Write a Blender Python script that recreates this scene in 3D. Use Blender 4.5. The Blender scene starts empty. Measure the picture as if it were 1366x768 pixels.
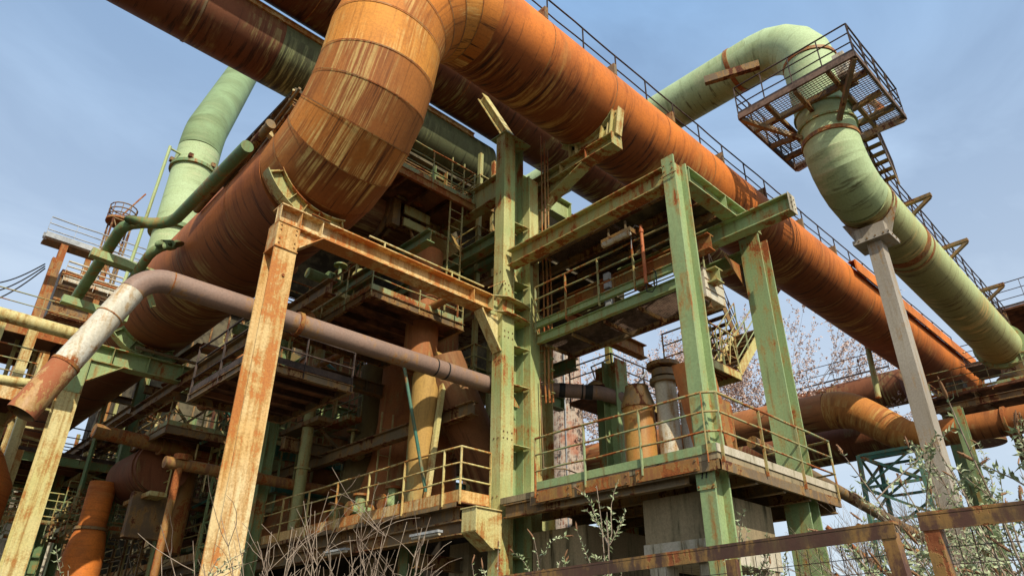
import bpy, math, random
from mathutils import Vector as V, Matrix
rnd = random.Random(7)
R = math.radians
sc = bpy.context.scene
COL = sc.collection

# ------------------------------------------------------------------ materials
class NT:
    def __init__(s, name):
        s.m = bpy.data.materials.new(name); s.m.use_nodes = True
        s.t = s.m.node_tree; s.n = s.t.nodes; s.l = s.t.links
        s.b = s.n['Principled BSDF']
    def node(s, ty, **kw):
        n = s.n.new(ty)
        for k, v in kw.items():
            if k in n.inputs: n.inputs[k].default_value = v
            else: setattr(n, k, v)
        return n
    def noise(s, vec, scale, detail=6, rough=.6, dist=0):
        n = s.node('ShaderNodeTexNoise', Scale=scale, Detail=detail, Roughness=rough, Distortion=dist)
        s.l.new(vec, n.inputs['Vector']); return n.outputs['Fac']
    def ramp(s, fac, a, b):
        n = s.node('ShaderNodeMapRange', interpolation_type='SMOOTHSTEP')
        n.inputs['From Min'].default_value = a; n.inputs['From Max'].default_value = b
        s.l.new(fac, n.inputs['Value']); return n.outputs['Result']
    def mix(s, fac, a, b, mode='MIX'):
        n = s.node('ShaderNodeMix', data_type='RGBA', blend_type=mode)
        if isinstance(fac, (int, float)): n.inputs[0].default_value = fac
        else: s.l.new(fac, n.inputs[0])
        for i, c in ((6, a), (7, b)):
            if isinstance(c, tuple): n.inputs[i].default_value = (*c, 1)
            else: s.l.new(c, n.inputs[i])
        return n.outputs[2]
    def math(s, op, a, b=None):
        n = s.node('ShaderNodeMath', operation=op)
        for i, c in ((0, a), (1, b)):
            if c is None: continue
            if isinstance(c, (int, float)): n.inputs[i].default_value = c
            else: s.l.new(c, n.inputs[i])
        return n.outputs[0]
    def mapping(s, vec, sc_):
        n = s.node('ShaderNodeMapping'); n.inputs['Scale'].default_value = sc_
        s.l.new(vec, n.inputs['Vector']); return n.outputs[0]
    def coords(s, kind='Object'):
        tc = s.node('ShaderNodeTexCoord'); oi = s.node('ShaderNodeObjectInfo')
        ad = s.node('ShaderNodeVectorMath', operation='ADD')
        sc2 = s.node('ShaderNodeVectorMath', operation='SCALE'); sc2.inputs['Scale'].default_value = 37.
        cb = s.node('ShaderNodeCombineXYZ')
        for i in range(3): s.l.new(oi.outputs['Random'], cb.inputs[i])
        s.l.new(cb.outputs[0], sc2.inputs[0])
        s.l.new(tc.outputs[kind], ad.inputs[0]); s.l.new(sc2.outputs[0], ad.inputs[1])
        return ad.outputs[0]
    def finish(s, color, rough=.7, bump=None, dist=.01, strength=.5, metal=0):
        s.l.new(color, s.b.inputs['Base Color'])
        if isinstance(rough, (int, float)): s.b.inputs['Roughness'].default_value = rough
        else: s.l.new(rough, s.b.inputs['Roughness'])
        s.b.inputs['Metallic'].default_value = metal; s.b.inputs['Specular IOR Level'].default_value = .28
        if bump is not None:
            b = s.node('ShaderNodeBump', Strength=strength, Distance=dist)
            s.l.new(bump, b.inputs['Height']); s.l.new(b.outputs[0], s.b.inputs['Normal'])
        return s.m

RD, RO, RB = (.17, .045, .013), (.44, .135, .03), (.045, .016, .007)

def paint(name, c1, c2, rust=.5, stain=.5, streak=(5, 5, .5), rc=(RD, RO), rough=.55, tint=None):
    """weathered paint: two tones, dirt runs, rust patches with dark edges"""
    m = NT(name); o = m.coords()
    st = m.noise(m.mapping(o, streak), 1.3, 5, .65)
    pa = m.noise(o, 1.1, 8, .7, .4)
    fi = m.noise(o, 24, 4, .7)
    big = m.noise(o, .45, 3, .5)
    col = m.mix(m.ramp(big, .38, .62), c1, c2)
    col = m.mix(m.ramp(st, .42, .68), col, m.mix(.6, col, tint or (.36, .27, .08)))
    col = m.mix(m.math('MULTIPLY', m.ramp(st, .56, .70), stain), col, (.055, .04, .018))
    mk = m.math('ADD', m.math('MULTIPLY', pa, .55), m.math('ADD', m.math('MULTIPLY', st, .33), m.math('MULTIPLY', fi, .14)))
    gz = m.node('ShaderNodeSeparateXYZ'); tg = m.node('ShaderNodeTexCoord'); m.l.new(tg.outputs['Generated'], gz.inputs[0])
    en = m.ramp(m.math('ABSOLUTE', m.math('SUBTRACT', gz.outputs[2], .5)), .36, .5)
    mk = m.math('ADD', mk, m.math('MULTIPLY', en, .035))
    th = .62 - .13 * rust
    rcol = m.mix(m.ramp(fi, .35, .65), rc[0], rc[1])
    halo = m.math('MULTIPLY', m.ramp(mk, th - .07, th), .55)
    col = m.mix(halo, col, (.42, .22, .05))
    rm = m.ramp(mk, th, th + .025)
    col = m.mix(rm, col, rcol)
    col = m.mix(m.math('MULTIPLY', m.ramp(fi, .3, .75), .28), col, (.03, .025, .015))
    h = m.math('SUBTRACT', m.math('MULTIPLY', fi, .35), m.math('MULTIPLY', rm, .5))
    return m.finish(col, m.math('ADD', m.math('MULTIPLY', rm, .3), rough), h, .006, .7)

def rustpipe(name, hi=(.48, .15, .035), lo=(.17, .045, .014), och=(.5, .3, .09), dark=(.03, .012, .006), under=.8, mode='UV', ochre=.4, hf=9):
    """bare rusted shell; runs follow the circumference (UV) or gravity (Object); old paint survives beneath, where shade is painted in too"""
    m = NT(name); o = m.coords('Object')
    sv = m.mapping(m.coords('UV'), (hf, .55, 1) if mode == 'UV' else (.5, hf, 1))
    st = m.noise(sv, 1.0, 6, .72, .15)
    st2 = m.noise(m.mapping(sv, (.09, .6, 1) if mode == 'UV' else (.9, .12, 1)), 1.0, 4, .6, .3)
    big = m.noise(o, .55, 4, .6, .5); fi = m.noise(o, 18, 5, .7)
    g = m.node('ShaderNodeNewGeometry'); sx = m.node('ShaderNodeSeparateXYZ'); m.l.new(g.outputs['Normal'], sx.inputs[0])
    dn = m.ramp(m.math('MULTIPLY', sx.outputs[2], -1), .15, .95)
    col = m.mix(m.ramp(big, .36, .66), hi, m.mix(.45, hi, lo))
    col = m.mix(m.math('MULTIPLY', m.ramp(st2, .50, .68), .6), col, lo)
    col = m.mix(m.math('MULTIPLY', dn, min(1, under * 1.1)), col, m.mix(.35, lo, dark))  # downward faces darkened: underside shade put into the colour
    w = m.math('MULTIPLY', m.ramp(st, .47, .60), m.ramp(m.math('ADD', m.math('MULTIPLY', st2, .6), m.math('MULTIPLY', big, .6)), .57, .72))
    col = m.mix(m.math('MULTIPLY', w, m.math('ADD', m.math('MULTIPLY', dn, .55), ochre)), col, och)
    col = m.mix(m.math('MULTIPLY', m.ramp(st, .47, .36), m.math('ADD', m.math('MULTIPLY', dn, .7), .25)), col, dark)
    col = m.mix(m.math('MULTIPLY', m.ramp(fi, .36, .72), .26), col, (.08, .026, .012))
    h = m.math('ADD', m.math('MULTIPLY', fi, .3), m.math('MULTIPLY', big, 3.))
    return m.finish(col, .72, h, .012, .45)

def simple(name, c1, c2, scale=8, rough=.8, bump=.4, streak=None, metal=0):
    m = NT(name); o = m.coords()
    a = m.noise(o, scale, 8, .72); b = m.noise(m.mapping(o, streak or (1, 1, 1)), scale * .2, 5, .6)
    col = m.mix(m.ramp(m.math('ADD', m.math('MULTIPLY', a, .5), m.math('MULTIPLY', b, .5)), .41, .59), c1, c2)
    return m.finish(col, rough, a, .01, bump, metal)

def brickmat():
    m = NT('old_brick'); tc = m.coords('UV')
    b = m.node('ShaderNodeTexBrick', Scale=1.0); b.inputs['Color1'].default_value = (.34, .15, .09, 1)
    b.inputs['Color2'].default_value = (.26, .20, .15, 1); b.inputs['Mortar'].default_value = (.42, .36, .29, 1)
    b.inputs['Brick Width'].default_value = .5; b.inputs['Row Height'].default_value = .17; b.inputs['Mortar Size'].default_value = .03
    m.l.new(tc, b.inputs['Vector']); n = m.noise(tc, 3.2, 6, .7); n2 = m.noise(m.coords(), .35, 4, .6)
    col = m.mix(m.ramp(n, .42, .62), b.outputs['Color'], (.45, .36, .27))
    col = m.mix(m.math('MULTIPLY', m.ramp(n, .5, .38), .8), col, (.08, .06, .05))
    col = m.mix(m.math('MULTIPLY', m.ramp(n2, .55, .62), .7), col, (.4, .15, .08))
    return m.finish(col, .9, n, .02, .6)

def leafmat(name, a, b):
    m = NT(name); oi = m.coords(); n = m.noise(oi, 5, 3, .6)
    m.b.inputs['Subsurface Weight'].default_value = 0
    return m.finish(m.mix(m.ramp(n, .35, .65), a, b), .65)

M = dict(
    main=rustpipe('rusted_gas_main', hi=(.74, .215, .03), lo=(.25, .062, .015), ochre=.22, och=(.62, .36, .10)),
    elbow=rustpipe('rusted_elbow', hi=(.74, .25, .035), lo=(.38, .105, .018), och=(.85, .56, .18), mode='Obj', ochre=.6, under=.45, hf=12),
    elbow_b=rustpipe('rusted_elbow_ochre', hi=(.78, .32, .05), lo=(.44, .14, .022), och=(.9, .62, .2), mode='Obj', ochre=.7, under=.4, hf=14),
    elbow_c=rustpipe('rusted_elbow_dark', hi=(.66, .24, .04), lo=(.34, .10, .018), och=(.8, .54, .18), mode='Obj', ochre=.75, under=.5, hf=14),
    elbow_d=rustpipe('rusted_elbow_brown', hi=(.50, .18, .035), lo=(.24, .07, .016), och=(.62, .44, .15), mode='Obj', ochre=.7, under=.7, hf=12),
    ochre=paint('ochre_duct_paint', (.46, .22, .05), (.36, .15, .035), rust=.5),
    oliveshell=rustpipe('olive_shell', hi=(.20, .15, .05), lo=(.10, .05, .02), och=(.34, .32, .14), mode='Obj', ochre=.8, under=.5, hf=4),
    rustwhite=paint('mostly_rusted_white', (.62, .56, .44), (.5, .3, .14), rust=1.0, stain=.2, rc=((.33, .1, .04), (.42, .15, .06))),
    dconc=simple('shade_dark_concrete', (.018, .014, .01), (.06, .045, .03), 3, .9, .5, (1.6, 1.6, .3)),  # darker copy of the concrete, shade under the decks put into colour
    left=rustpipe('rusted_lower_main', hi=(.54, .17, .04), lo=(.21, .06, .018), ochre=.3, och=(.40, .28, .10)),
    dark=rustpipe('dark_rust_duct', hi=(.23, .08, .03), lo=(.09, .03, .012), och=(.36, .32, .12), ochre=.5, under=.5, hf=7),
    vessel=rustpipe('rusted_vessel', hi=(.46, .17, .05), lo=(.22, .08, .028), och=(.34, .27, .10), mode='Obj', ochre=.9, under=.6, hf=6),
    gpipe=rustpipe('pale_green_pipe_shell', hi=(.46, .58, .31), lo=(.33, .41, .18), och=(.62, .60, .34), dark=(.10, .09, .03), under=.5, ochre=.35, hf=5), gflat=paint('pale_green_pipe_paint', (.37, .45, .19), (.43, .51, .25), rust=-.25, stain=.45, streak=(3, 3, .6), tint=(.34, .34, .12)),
    green=paint('green_steel_paint', (.26, .36, .16), (.33, .43, .19), rust=.26, stain=.45, tint=(.30, .30, .12)),
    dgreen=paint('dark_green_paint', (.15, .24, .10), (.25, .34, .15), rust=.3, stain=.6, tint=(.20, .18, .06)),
    cgreen=paint('yellowed_column_green', (.33, .41, .16), (.54, .52, .22), rust=.45, stain=.75, streak=(5, 5, .3), tint=(.42, .32, .09)),
    teal=paint('teal_green_paint', (.05, .17, .12), (.10, .24, .17), rust=.2, stain=.4, tint=(.12, .14, .06)),
    olive=paint('yellowed_green_paint', (.36, .38, .15), (.46, .44, .20), rust=.48, stain=.6, tint=(.5, .36, .10)),
    orange=paint('orange_stained_paint', (.70, .45, .17), (.74, .58, .30), rust=.7, stain=.35, streak=(6, 6, .25), rc=((.40, .14, .04), (.62, .25, .06)), tint=(.62, .30, .08)),
    yel=paint('yellow_stained_paint', (.58, .52, .20), (.66, .56, .26), rust=.42, stain=.45, streak=(6, 6, .25), rc=((.34, .13, .03), (.5, .25, .07)), tint=(.5, .33, .09)),
    rusty=paint('rusty_steel', (.30, .12, .04), (.20, .09, .04), rust=.8, stain=.7),
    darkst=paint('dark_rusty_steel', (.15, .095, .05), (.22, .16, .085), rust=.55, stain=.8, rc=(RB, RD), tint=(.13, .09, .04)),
    beige=paint('beige_column_paint', (.36, .31, .24), (.42, .37, .29), rust=.08, stain=.3, streak=(4, 4, .4), tint=(.33, .27, .18)),
    tpipe=paint('pinkish_brown_pipe', (.26, .17, .125), (.31, .205, .15), rust=.08, stain=.25, tint=(.33, .2, .14)),
    white=paint('flaking_white_paint', (.66, .62, .50), (.58, .53, .40), rust=.30, stain=.3, tint=(.5, .38, .2)),
    rail=paint('worn_handrail_paint', (.28, .34, .17), (.33, .34, .16), rust=.6, stain=.5),
    darkrail=simple('dark_handrail', (.035, .025, .02), (.09, .06, .045), 12, .7),
    conc=paint('stained_concrete', (.30, .225, .125), (.36, .28, .16), rust=-.4, stain=1.0, streak=(3, 3, .35), tint=(.10, .10, .05), rough=.9),
    lconc=paint('pale_concrete', (.50, .43, .31), (.58, .52, .40), rust=-.3, stain=.8, streak=(3, 3, .35), tint=(.30, .26, .14), rough=.9),
    deck=simple('rusty_deck_underside', (.05, .022, .013), (.24, .10, .045), 2.2, .9, .3),
    grate=simple('rusted_grating', (.07, .045, .03), (.20, .13, .09), 6, .8, .2),
    black=simple('black_rubber', (.012, .012, .012), (.03, .028, .025), 8, .6),
    grey=simple('grey_galvanised', (.26, .27, .27), (.42, .43, .42), 5, .5, .2),
    bark=simple('dry_bark', (.16, .11, .075), (.36, .28, .2), 10, .9),
    bud=leafmat('pink_buds', (.50, .34, .28), (.68, .54, .46)),
    leaf=leafmat('grey_green_leaf', (.20, .25, .11), (.42, .45, .26)),
    spike=leafmat('dry_flower_spike', (.17, .08, .035), (.28, .15, .07)),
    brick=brickmat(), gmoss=rustpipe('mossy_green_shell', hi=(.24, .34, .16), lo=(.12, .16, .06), och=(.34, .38, .18), dark=(.04, .045, .02), under=.9, ochre=.3, hf=6), swan=rustpipe('ochre_orange_bend', hi=(.56, .22, .04), lo=(.30, .09, .02), och=(.6, .36, .1), ochre=.7, under=.6, hf=5), vessel_o=rustpipe('orange_brown_shell', hi=(.42, .14, .03), lo=(.2, .06, .018), och=(.5, .3, .1), ochre=.5, under=.7, hf=6), chute=rustpipe('ochre_green_chute', hi=(.50, .30, .08), lo=(.34, .24, .08), och=(.46, .46, .2), mode='Obj', ochre=.9, under=.3, hf=6), chute_b=rustpipe('brown_chute_shell', hi=(.36, .16, .06), lo=(.16, .07, .03), och=(.4, .3, .12), mode='Obj', ochre=.5, under=.8, hf=6), sootrust=rustpipe('sooty_rust', hi=(.05, .03, .022), lo=(.02, .012, .01), och=(.22, .15, .07), ochre=.3, under=.3, mode='Obj', hf=4), shade_fill=simple('shade_fill_sheet', (.04, .032, .02), (.14, .115, .065), 3, .9),  # last sheet: near black, deep interior shade put into the colour
    ground=simple('gravel_and_soil', (.045, .038, .026), (.10, .085, .06), 1.2, .95),
)

# ------------------------------------------------------------------ mesh builder
class MB:
    def __init__(s): s.v = []; s.f = []; s.uv = []; s.sm = []; s.mi = []; s.sharp = []
    def face(s, idx, uv, sm=False, mi=0): s.f.append(idx); s.uv.append(uv); s.sm.append(sm); s.mi.append(mi)
    def hexa(s, p, mi=0):
        b = len(s.v); s.v += [V(q) for q in p]
        for q in ((0, 3, 2, 1), (4, 5, 6, 7), (0, 1, 5, 4), (1, 2, 6, 5), (2, 3, 7, 6), (3, 0, 4, 7)):
            a, c, d = s.v[b + q[0]], s.v[b + q[1]], s.v[b + q[3]]
            w, h = (c - a).length, (d - a).length
            s.face([b + i for i in q], [(0, 0), (w, 0), (w, h), (0, h)], False, mi)
        return s
    def box(s, x0, x1, y0, y1, z0, z1, mi=0):
        return s.hexa([(x0, y0, z0), (x1, y0, z0), (x1, y1, z0), (x0, y1, z0), (x0, y0, z1), (x1, y0, z1), (x1, y1, z1), (x0, y1, z1)], mi)
    def bar(s, p0, p1, w, h, up=(0, 0, 1), off=(0, 0), mi=0, w1=None, h1=None):
        p0, p1 = V(p0), V(p1); d = (p1 - p0).normalized(); u = V(up)
        if abs(d.dot(u)) > .99: u = V((1, 0, 0))
        r = d.cross(u).normalized(); u = r.cross(d)
        c0, c1 = p0 + r * off[0] + u * off[1], p1 + r * off[0] + u * off[1]
        q = []
        for c, ww, hh in ((c0, w, h), (c1, w1 or w, h1 or h)):
            q += [c - r * ww / 2 - u * hh / 2, c + r * ww / 2 - u * hh / 2, c + r * ww / 2 + u * hh / 2, c - r * ww / 2 + u * hh / 2]
        return s.hexa([q[0], q[1], q[2], q[3], q[4], q[5], q[6], q[7]], mi)
    def ibeam(s, p0, p1, w, h, tf=.025, tw=.016, up=(0, 0, 1), stiff=0):
        """w flange width, h depth along up"""
        s.bar(p0, p1, w, tf, up, (0, h / 2 - tf / 2)); s.bar(p0, p1, w, tf, up, (0, -h / 2 + tf / 2))
        s.bar(p0, p1, tw, h - 2 * tf, up)
        if stiff:
            p0, p1 = V(p0), V(p1); L = (p1 - p0).length; n = max(1, int(L / stiff)); d = (p1 - p0) / L
            for i in range(n + 1):
                c = p0 + d * (.04 + (L - .08) * i / n)
                for sg in (-1, 1):
                    s.bar(c - d * .007, c + d * .007, (w - tw) / 2 - .01, h - 2 * tf, up, (sg * (w + tw) / 4, 0))
        return s
    def tube(s, pts, r, seg=24, cap=True, sharp=(), sm=True, mi=0, u0=0, full=True):
        pts = [V(p) for p in pts]; n = len(pts)
        rr = r if isinstance(r, (list, tuple)) else [r] * n
        d0 = (pts[1] - pts[0]).normalized(); ref = V((0, 0, 1)) if abs(d0.z) < .9 else V((0, 1, 0))
        x = d0.cross(ref).normalized(); rings = []; L = u0; us = []
        for i in range(n):
            a = (pts[i] - pts[i - 1]).normalized() if i else d0
            b = (pts[i + 1] - pts[i]).normalized() if i < n - 1 else a
            t = (a + b).normalized() if (a + b).length > 1e-6 else a
            x = (x - t * x.dot(t)).normalized(); y = t.cross(x)
            k = 1 / max(.5, a.dot(t)); # widen the mitre
            ben = (b - a)
            if i: L += (pts[i] - pts[i - 1]).length
            us.append(L); ring = []
            bd = ben.normalized() if ben.length > 1e-4 else None
            for j in range(seg):
                an = 2 * math.pi * j / seg; o = (x * math.cos(an) + y * math.sin(an)) * rr[i]
                if bd is not None and k > 1.0001: o = o + bd * (o.dot(bd)) * (k - 1)
                ring.append(len(s.v)); s.v.append(pts[i] + o)
            rings.append(ring)
        for i in range(n - 1):
            for j in range(seg):
                j2 = (j + 1) % seg
                v0, v1 = j / seg * 6.283 * rr[i], (j + 1) / seg * 6.283 * rr[i]
                s.face([rings[i][j], rings[i][j2], rings[i + 1][j2], rings[i + 1][j]], [(us[i], v0), (us[i], v1), (us[i + 1], v1), (us[i + 1], v0)], sm, mi)
        for i in sharp:
            for j in range(seg): s.sharp.append((rings[i][j], rings[i][(j + 1) % seg]))
        if cap:
            for ring, rev in ((rings[0], True), (rings[-1], False)):
                idx = ring[::-1] if rev else ring
                s.face(list(idx), [(math.cos(6.283 * k / seg) * rr[0], math.sin(6.283 * k / seg) * rr[0]) for k in range(seg)], False, mi)
                for j in range(seg): s.sharp.append((ring[j], ring[(j + 1) % seg]))
        return s
    def flange(s, p, d, r, w=.12, seg=32, mi=0):
        p, d = V(p), V(d).normalized(); return s.tube([p - d * w / 2, p + d * w / 2], r, seg, True, mi=mi)
    def lathe(s, base, prof, seg=28, mi=0):
        return s.tube([V(base) + V((0, 0, z)) for _, z in prof], [r for r, _ in prof], seg, True, mi=mi)
    def poly(s, pts, t, mi=0):
        """flat plate: polygon pts extruded by vector t"""
        t = V(t); b = len(s.v); n = len(pts); s.v += [V(p) for p in pts] + [V(p) + t for p in pts]
        uv = [(V(p).x + V(p).y * .7, V(p).z + V(p).y * .3) for p in pts]
        s.face([b + i for i in range(n)][::-1], uv[::-1], False, mi); s.face([b + n + i for i in range(n)], uv, False, mi)
        for i in range(n):
            j = (i + 1) % n; s.face([b + i, b + j, b + n + j, b + n + i], [(0, 0), (1, 0), (1, .1), (0, .1)], False, mi)
        return s
    def split(s, name, mat, parent=None):
        """one object per connected piece"""
        par = list(range(len(s.v)))
        def f(a):
            while par[a] != a: par[a] = par[par[a]]; a = par[a]
            return a
        for q in s.f:
            for k in q[1:]: par[f(k)] = f(q[0])
        gr = {}
        for i, q in enumerate(s.f): gr.setdefault(f(q[0]), []).append(i)
        for ids in gr.values():
            m = MB(); mp = {}
            for i in ids:
                idx = []
                for k in s.f[i]:
                    if k not in mp: mp[k] = len(m.v); m.v.append(s.v[k])
                    idx.append(mp[k])
                m.face(idx, s.uv[i], s.sm[i], s.mi[i])
            m.sharp = [(mp[a], mp[b]) for a, b in s.sharp if a in mp and b in mp]
            o = m.build(name, mat, parent)
        return o
    def build(s, name, mat, parent=None):
        me = bpy.data.meshes.new(name)
        org = parent_loc(parent) if parent is not None else None
        if org is None:
            xs = [v.x for v in s.v]; ys = [v.y for v in s.v]; zs = [v.z for v in s.v]
            org = V(((min(xs) + max(xs)) / 2, (min(ys) + max(ys)) / 2, min(zs)))
        me.from_pydata([tuple(v - org) for v in s.v], [], s.f)
        uvl = me.uv_layers.new(name='UVMap'); k = 0
        flat = []
        for u in s.uv:
            for c in u: flat += [c[0], c[1]]
        uvl.data.foreach_set('uv', flat)
        me.polygons.foreach_set('use_smooth', s.sm); me.polygons.foreach_set('material_index', s.mi)
        for mt in (mat if isinstance(mat, (list, tuple)) else [mat]): me.materials.append(M[mt] if isinstance(mt, str) else mt)
        if s.sharp:
            sh = {tuple(sorted(e)) for e in s.sharp}
            for e in me.edges:
                if tuple(sorted(e.vertices)) in sh: e.use_edge_sharp = True
        me.validate(); me.update()
        o = bpy.data.objects.new(name, me); COL.objects.link(o)
        if parent is not None:
            o.parent = parent; WL[o] = org.copy()
        else: o.location = org; WL[o] = org.copy()
        return o
WL = {}
def parent_loc(p): return WL[p]
def tag(o, label, cat, group=None, kind=None):
    if label: o['label'] = label
    if cat: o['category'] = cat
    if group: o['group'] = group
    if kind: o['kind'] = kind
    return o
def thing(name, label, cat, loc, group=None):
    o = bpy.data.objects.new(name, None); COL.objects.link(o); o.location = loc; o.empty_display_size = .3
    WL[o] = V(loc); return tag(o, label, cat, group)

# ------------------------------------------------------------------ kit of parts
def bend(corners, rad, n=6):
    """polyline with rounded corners; returns points and the indices of mitre rings"""
    c = [V(p) for p in corners]; pts = [c[0]]; sh = []
    rad = rad if isinstance(rad, (list, tuple)) else [rad] * (len(c) - 2)
    for i in range(1, len(c) - 1):
        a, b = (c[i - 1] - c[i]).normalized(), (c[i + 1] - c[i]).normalized()
        th = math.acos(max(-1, min(1, a.dot(b)))); r = rad[i - 1]; t = r / math.tan(th / 2)
        cen = c[i] + (a + b).normalized() * (r / math.sin(th / 2))
        s0 = c[i] + a * t; e0 = c[i] + b * t; v0 = s0 - cen; v1 = e0 - cen; ang = math.pi - th
        for k in range(n + 1):
            f = k / n; w = (v0 * math.sin((1 - f) * ang) + v1 * math.sin(f * ang)) / math.sin(ang)
            sh.append(len(pts)); pts.append(cen + w)
    pts.append(c[-1]); return pts, sh

def densify(pts, step):
    out = [V(pts[0])]
    for a, b in zip(pts[:-1], pts[1:]):
        a, b = V(a), V(b); n = max(1, round((b - a).length / step))
        out += [a + (b - a) * i / n for i in range(1, n + 1)]
    return out

def seams(mb, pts, r, step, mi=1, seg=48, w=.03, t=.007):
    """raised weld beads round a straight run"""
    a, b = V(pts[0]), V(pts[1]); L = (b - a).length; d = (b - a) / L; k = step * .6
    while k < L: mb.tube([a + d * (k - w / 2), a + d * (k + w / 2)], r + t, seg, False, mi=mi); k += step
    return mb

def railing(parent, pts, mat='rail', h=1.1, mids=2, r=.02, step=1.35, toe=.14, hook=False, pr=.045, posts=True):
    pts = [V(p) for p in pts]; mb = MB()
    for k in range(mids + 1):
        z = V((0, 0, h * (k + 1) / (mids + 1))); q = []
        for i_, p in enumerate(pts):
            q.append(p + z)
            if i_ < len(pts) - 1 and (pts[i_ + 1] - p).length > 1.5:
                n_ = int((pts[i_ + 1] - p).length / .8)
                for j_ in range(1, n_): q.append(p.lerp(pts[i_ + 1], j_ / n_) + z + V((rnd.uniform(-.012, .012), rnd.uniform(-.012, .012), rnd.uniform(-.014, .012))))
        mb.tube(q, r if k < mids else r * 1.2, 8, True)
    if toe:
        for a, b in zip(pts[:-1], pts[1:]): mb.bar(a + V((0, 0, toe / 2 + .01)), b + V((0, 0, toe / 2 + .01)), .008, toe)
    ro = mb.build('railing', mat, parent)
    if not posts: return ro
    for ai, (a, b) in enumerate(zip(pts[:-1], pts[1:])):
        L = (b - a).length; n = max(1, round(L / step))
        for i in range(n + 1):
            if i == n and ai < len(pts) - 2: continue
            p = a + (b - a) * i / n; d = (b - a).normalized()
            MB().bar(p + V((0, 0, -.18)), p + V((0, 0, h - .005)), pr, pr * .45, tuple(d)).build('post', mat, ro)
    return ro

def grating(mb, x0, x1, y0, y1, z, s=.09, t=.012):
    x = x0 + s
    while x < x1: mb.box(x, x + t, y0, y1, z - .03, z); x += s
    y = y0 + s
    while y < y1: mb.box(x0, x1, y, y + t * .8, z - .028, z - .006); y += s
    return mb

def platform(name, label, x0, x1, y0, y1, z, rails, frame='olive', deck='deck', rail='rail', beam=.22, joist=1.1, grate=False, h=1.1, mids=2, toe=.14, cat='platform', group=None, step=1.35, fw=.09):
    t = thing(name, label, cat, ((x0 + x1) / 2, (y0 + y1) / 2, z), group)
    if grate: grating(MB(), x0 + .03, x1 - .03, y0 + .03, y1 - .03, z, grate).build('grating', 'grate', t)
    else: MB().box(x0 + .02, x1 - .02, y0 + .02, y1 - .02, z - .02, z - .004).build('deck', deck, t)
    f = MB(); zc = z - .022 - beam / 2
    f.ibeam((x0, y0 + fw / 2, zc), (x1, y0 + fw / 2, zc), fw, beam, .014, .01); f.ibeam((x0, y1 - fw / 2, zc), (x1, y1 - fw / 2, zc), fw, beam, .014, .01)
    f.ibeam((x0 + fw / 2, y0 + fw, zc), (x0 + fw / 2, y1 - fw, zc), fw, beam, .014, .01); f.ibeam((x1 - fw / 2, y0 + fw, zc), (x1 - fw / 2, y1 - fw, zc), fw, beam, .014, .01)
    f.build('frame', frame, t)
    j = MB(); L = x1 - x0 if (x1 - x0) > (y1 - y0) else y1 - y0; n = max(1, int(L / joist))
    for i in range(1, n + 1):
        q = L * i / (n + 1)
        if (x1 - x0) > (y1 - y0): j.ibeam((x0 + q, y0 + fw + .003, zc + beam * .1), (x0 + q, y1 - fw - .003, zc + beam * .1), .07, beam * .75, .01, .008)
        else: j.ibeam((x0 + fw + .003, y0 + q, zc + beam * .1), (x1 - fw - .003, y0 + q, zc + beam * .1), .07, beam * .75, .01, .008)
    j.build('joists', deck, t)
    for r in rails: railing(t, [(p[0], p[1], z) for p in r], rail, h, mids, toe=toe, step=step)
    return t

def stair(name, label, p0, p1, width, side, mat='olive', rail='rail', h=1.0):
    """p0 foot, p1 head; side = unit horizontal vector across the flight"""
    p0, p1, sd = V(p0), V(p1), V(side); t = thing(name, label, 'stairs', p0)
    for k in (0, 1):
        o = sd * width * k; s = MB(); s.bar(p0 + o, p1 + o, .03, .24); s.build('stringer', mat, t)
        q = MB()
        for m_ in (1, .66, .33): q.tube([p0 + o + V((0, 0, h * m_)), p1 + o + V((0, 0, h * m_))], .017, 8)
        ro = q.build('handrail', rail, t)
        for i in range(4):
            c = p0 + (p1 - p0) * i / 3 + o; MB().bar(c, c + V((0, 0, h - .01)), .035, .02).build('post', rail, ro)
    n = max(3, int(abs(p1.z - p0.z) / .21)); run = (p1 - p0); run.z = 0; d = run.normalized()
    for i in range(1, n):
        c = p0 + (p1 - p0) * i / n
        MB().bar(c + sd * .02, c + sd * (width - .02), .22, .03).build('tread', 'darkst', t)
    return t

def column(name, label, x, y, z0, z1, w=.3, d=.4, mat='green', axis='x', stiff=0, tf=.03, top=None, cat='steel column', group=None):
    """H column; flanges face +-axis"""
    t = MB().ibeam((x, y, z0), (x, y, z1), w, d, tf, .02, (1, 0, 0) if axis == 'x' else (0, 1, 0), stiff)
    if top: t.box(x - top, x + top, y - top, y + top, z1, z1 + .03)
    return tag(t.build(name, mat), label, cat, group)

# MB.bar picks x axis for vertical members: give ibeam an explicit frame instead
def _bar(s, p0, p1, w, h, up=(0, 0, 1), off=(0, 0), mi=0, w1=None, h1=None):
    p0, p1 = V(p0), V(p1); d = (p1 - p0).normalized(); u = V(up).normalized()
    if abs(d.dot(u)) > .99: u = V((1, 0, 0)) if abs(d.x) < .9 else V((0, 1, 0))
    r = d.cross(u).normalized(); u = r.cross(d).normalized()
    c0, c1 = p0 + r * off[0] + u * off[1], p1 + r * off[0] + u * off[1]; q = []
    for c, ww, hh in ((c0, w, h), (c1, w if w1 is None else w1, h if h1 is None else h1)):
        q += [c - r * ww / 2 - u * hh / 2, c + r * ww / 2 - u * hh / 2, c + r * ww / 2 + u * hh / 2, c - r * ww / 2 + u * hh / 2]
    return s.hexa([q[3], q[2], q[1], q[0], q[7], q[6], q[5], q[4]], mi)
MB.bar = _bar

def girder(name, label, p0, p1, w=.3, h=.5, mat='green', stiff=0, cat='steel girder', tf=.028, group=None):
    return tag(MB().ibeam(p0, p1, w, h, tf, .018, (0, 0, 1), stiff).build(name, mat), label, cat, group)

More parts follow.
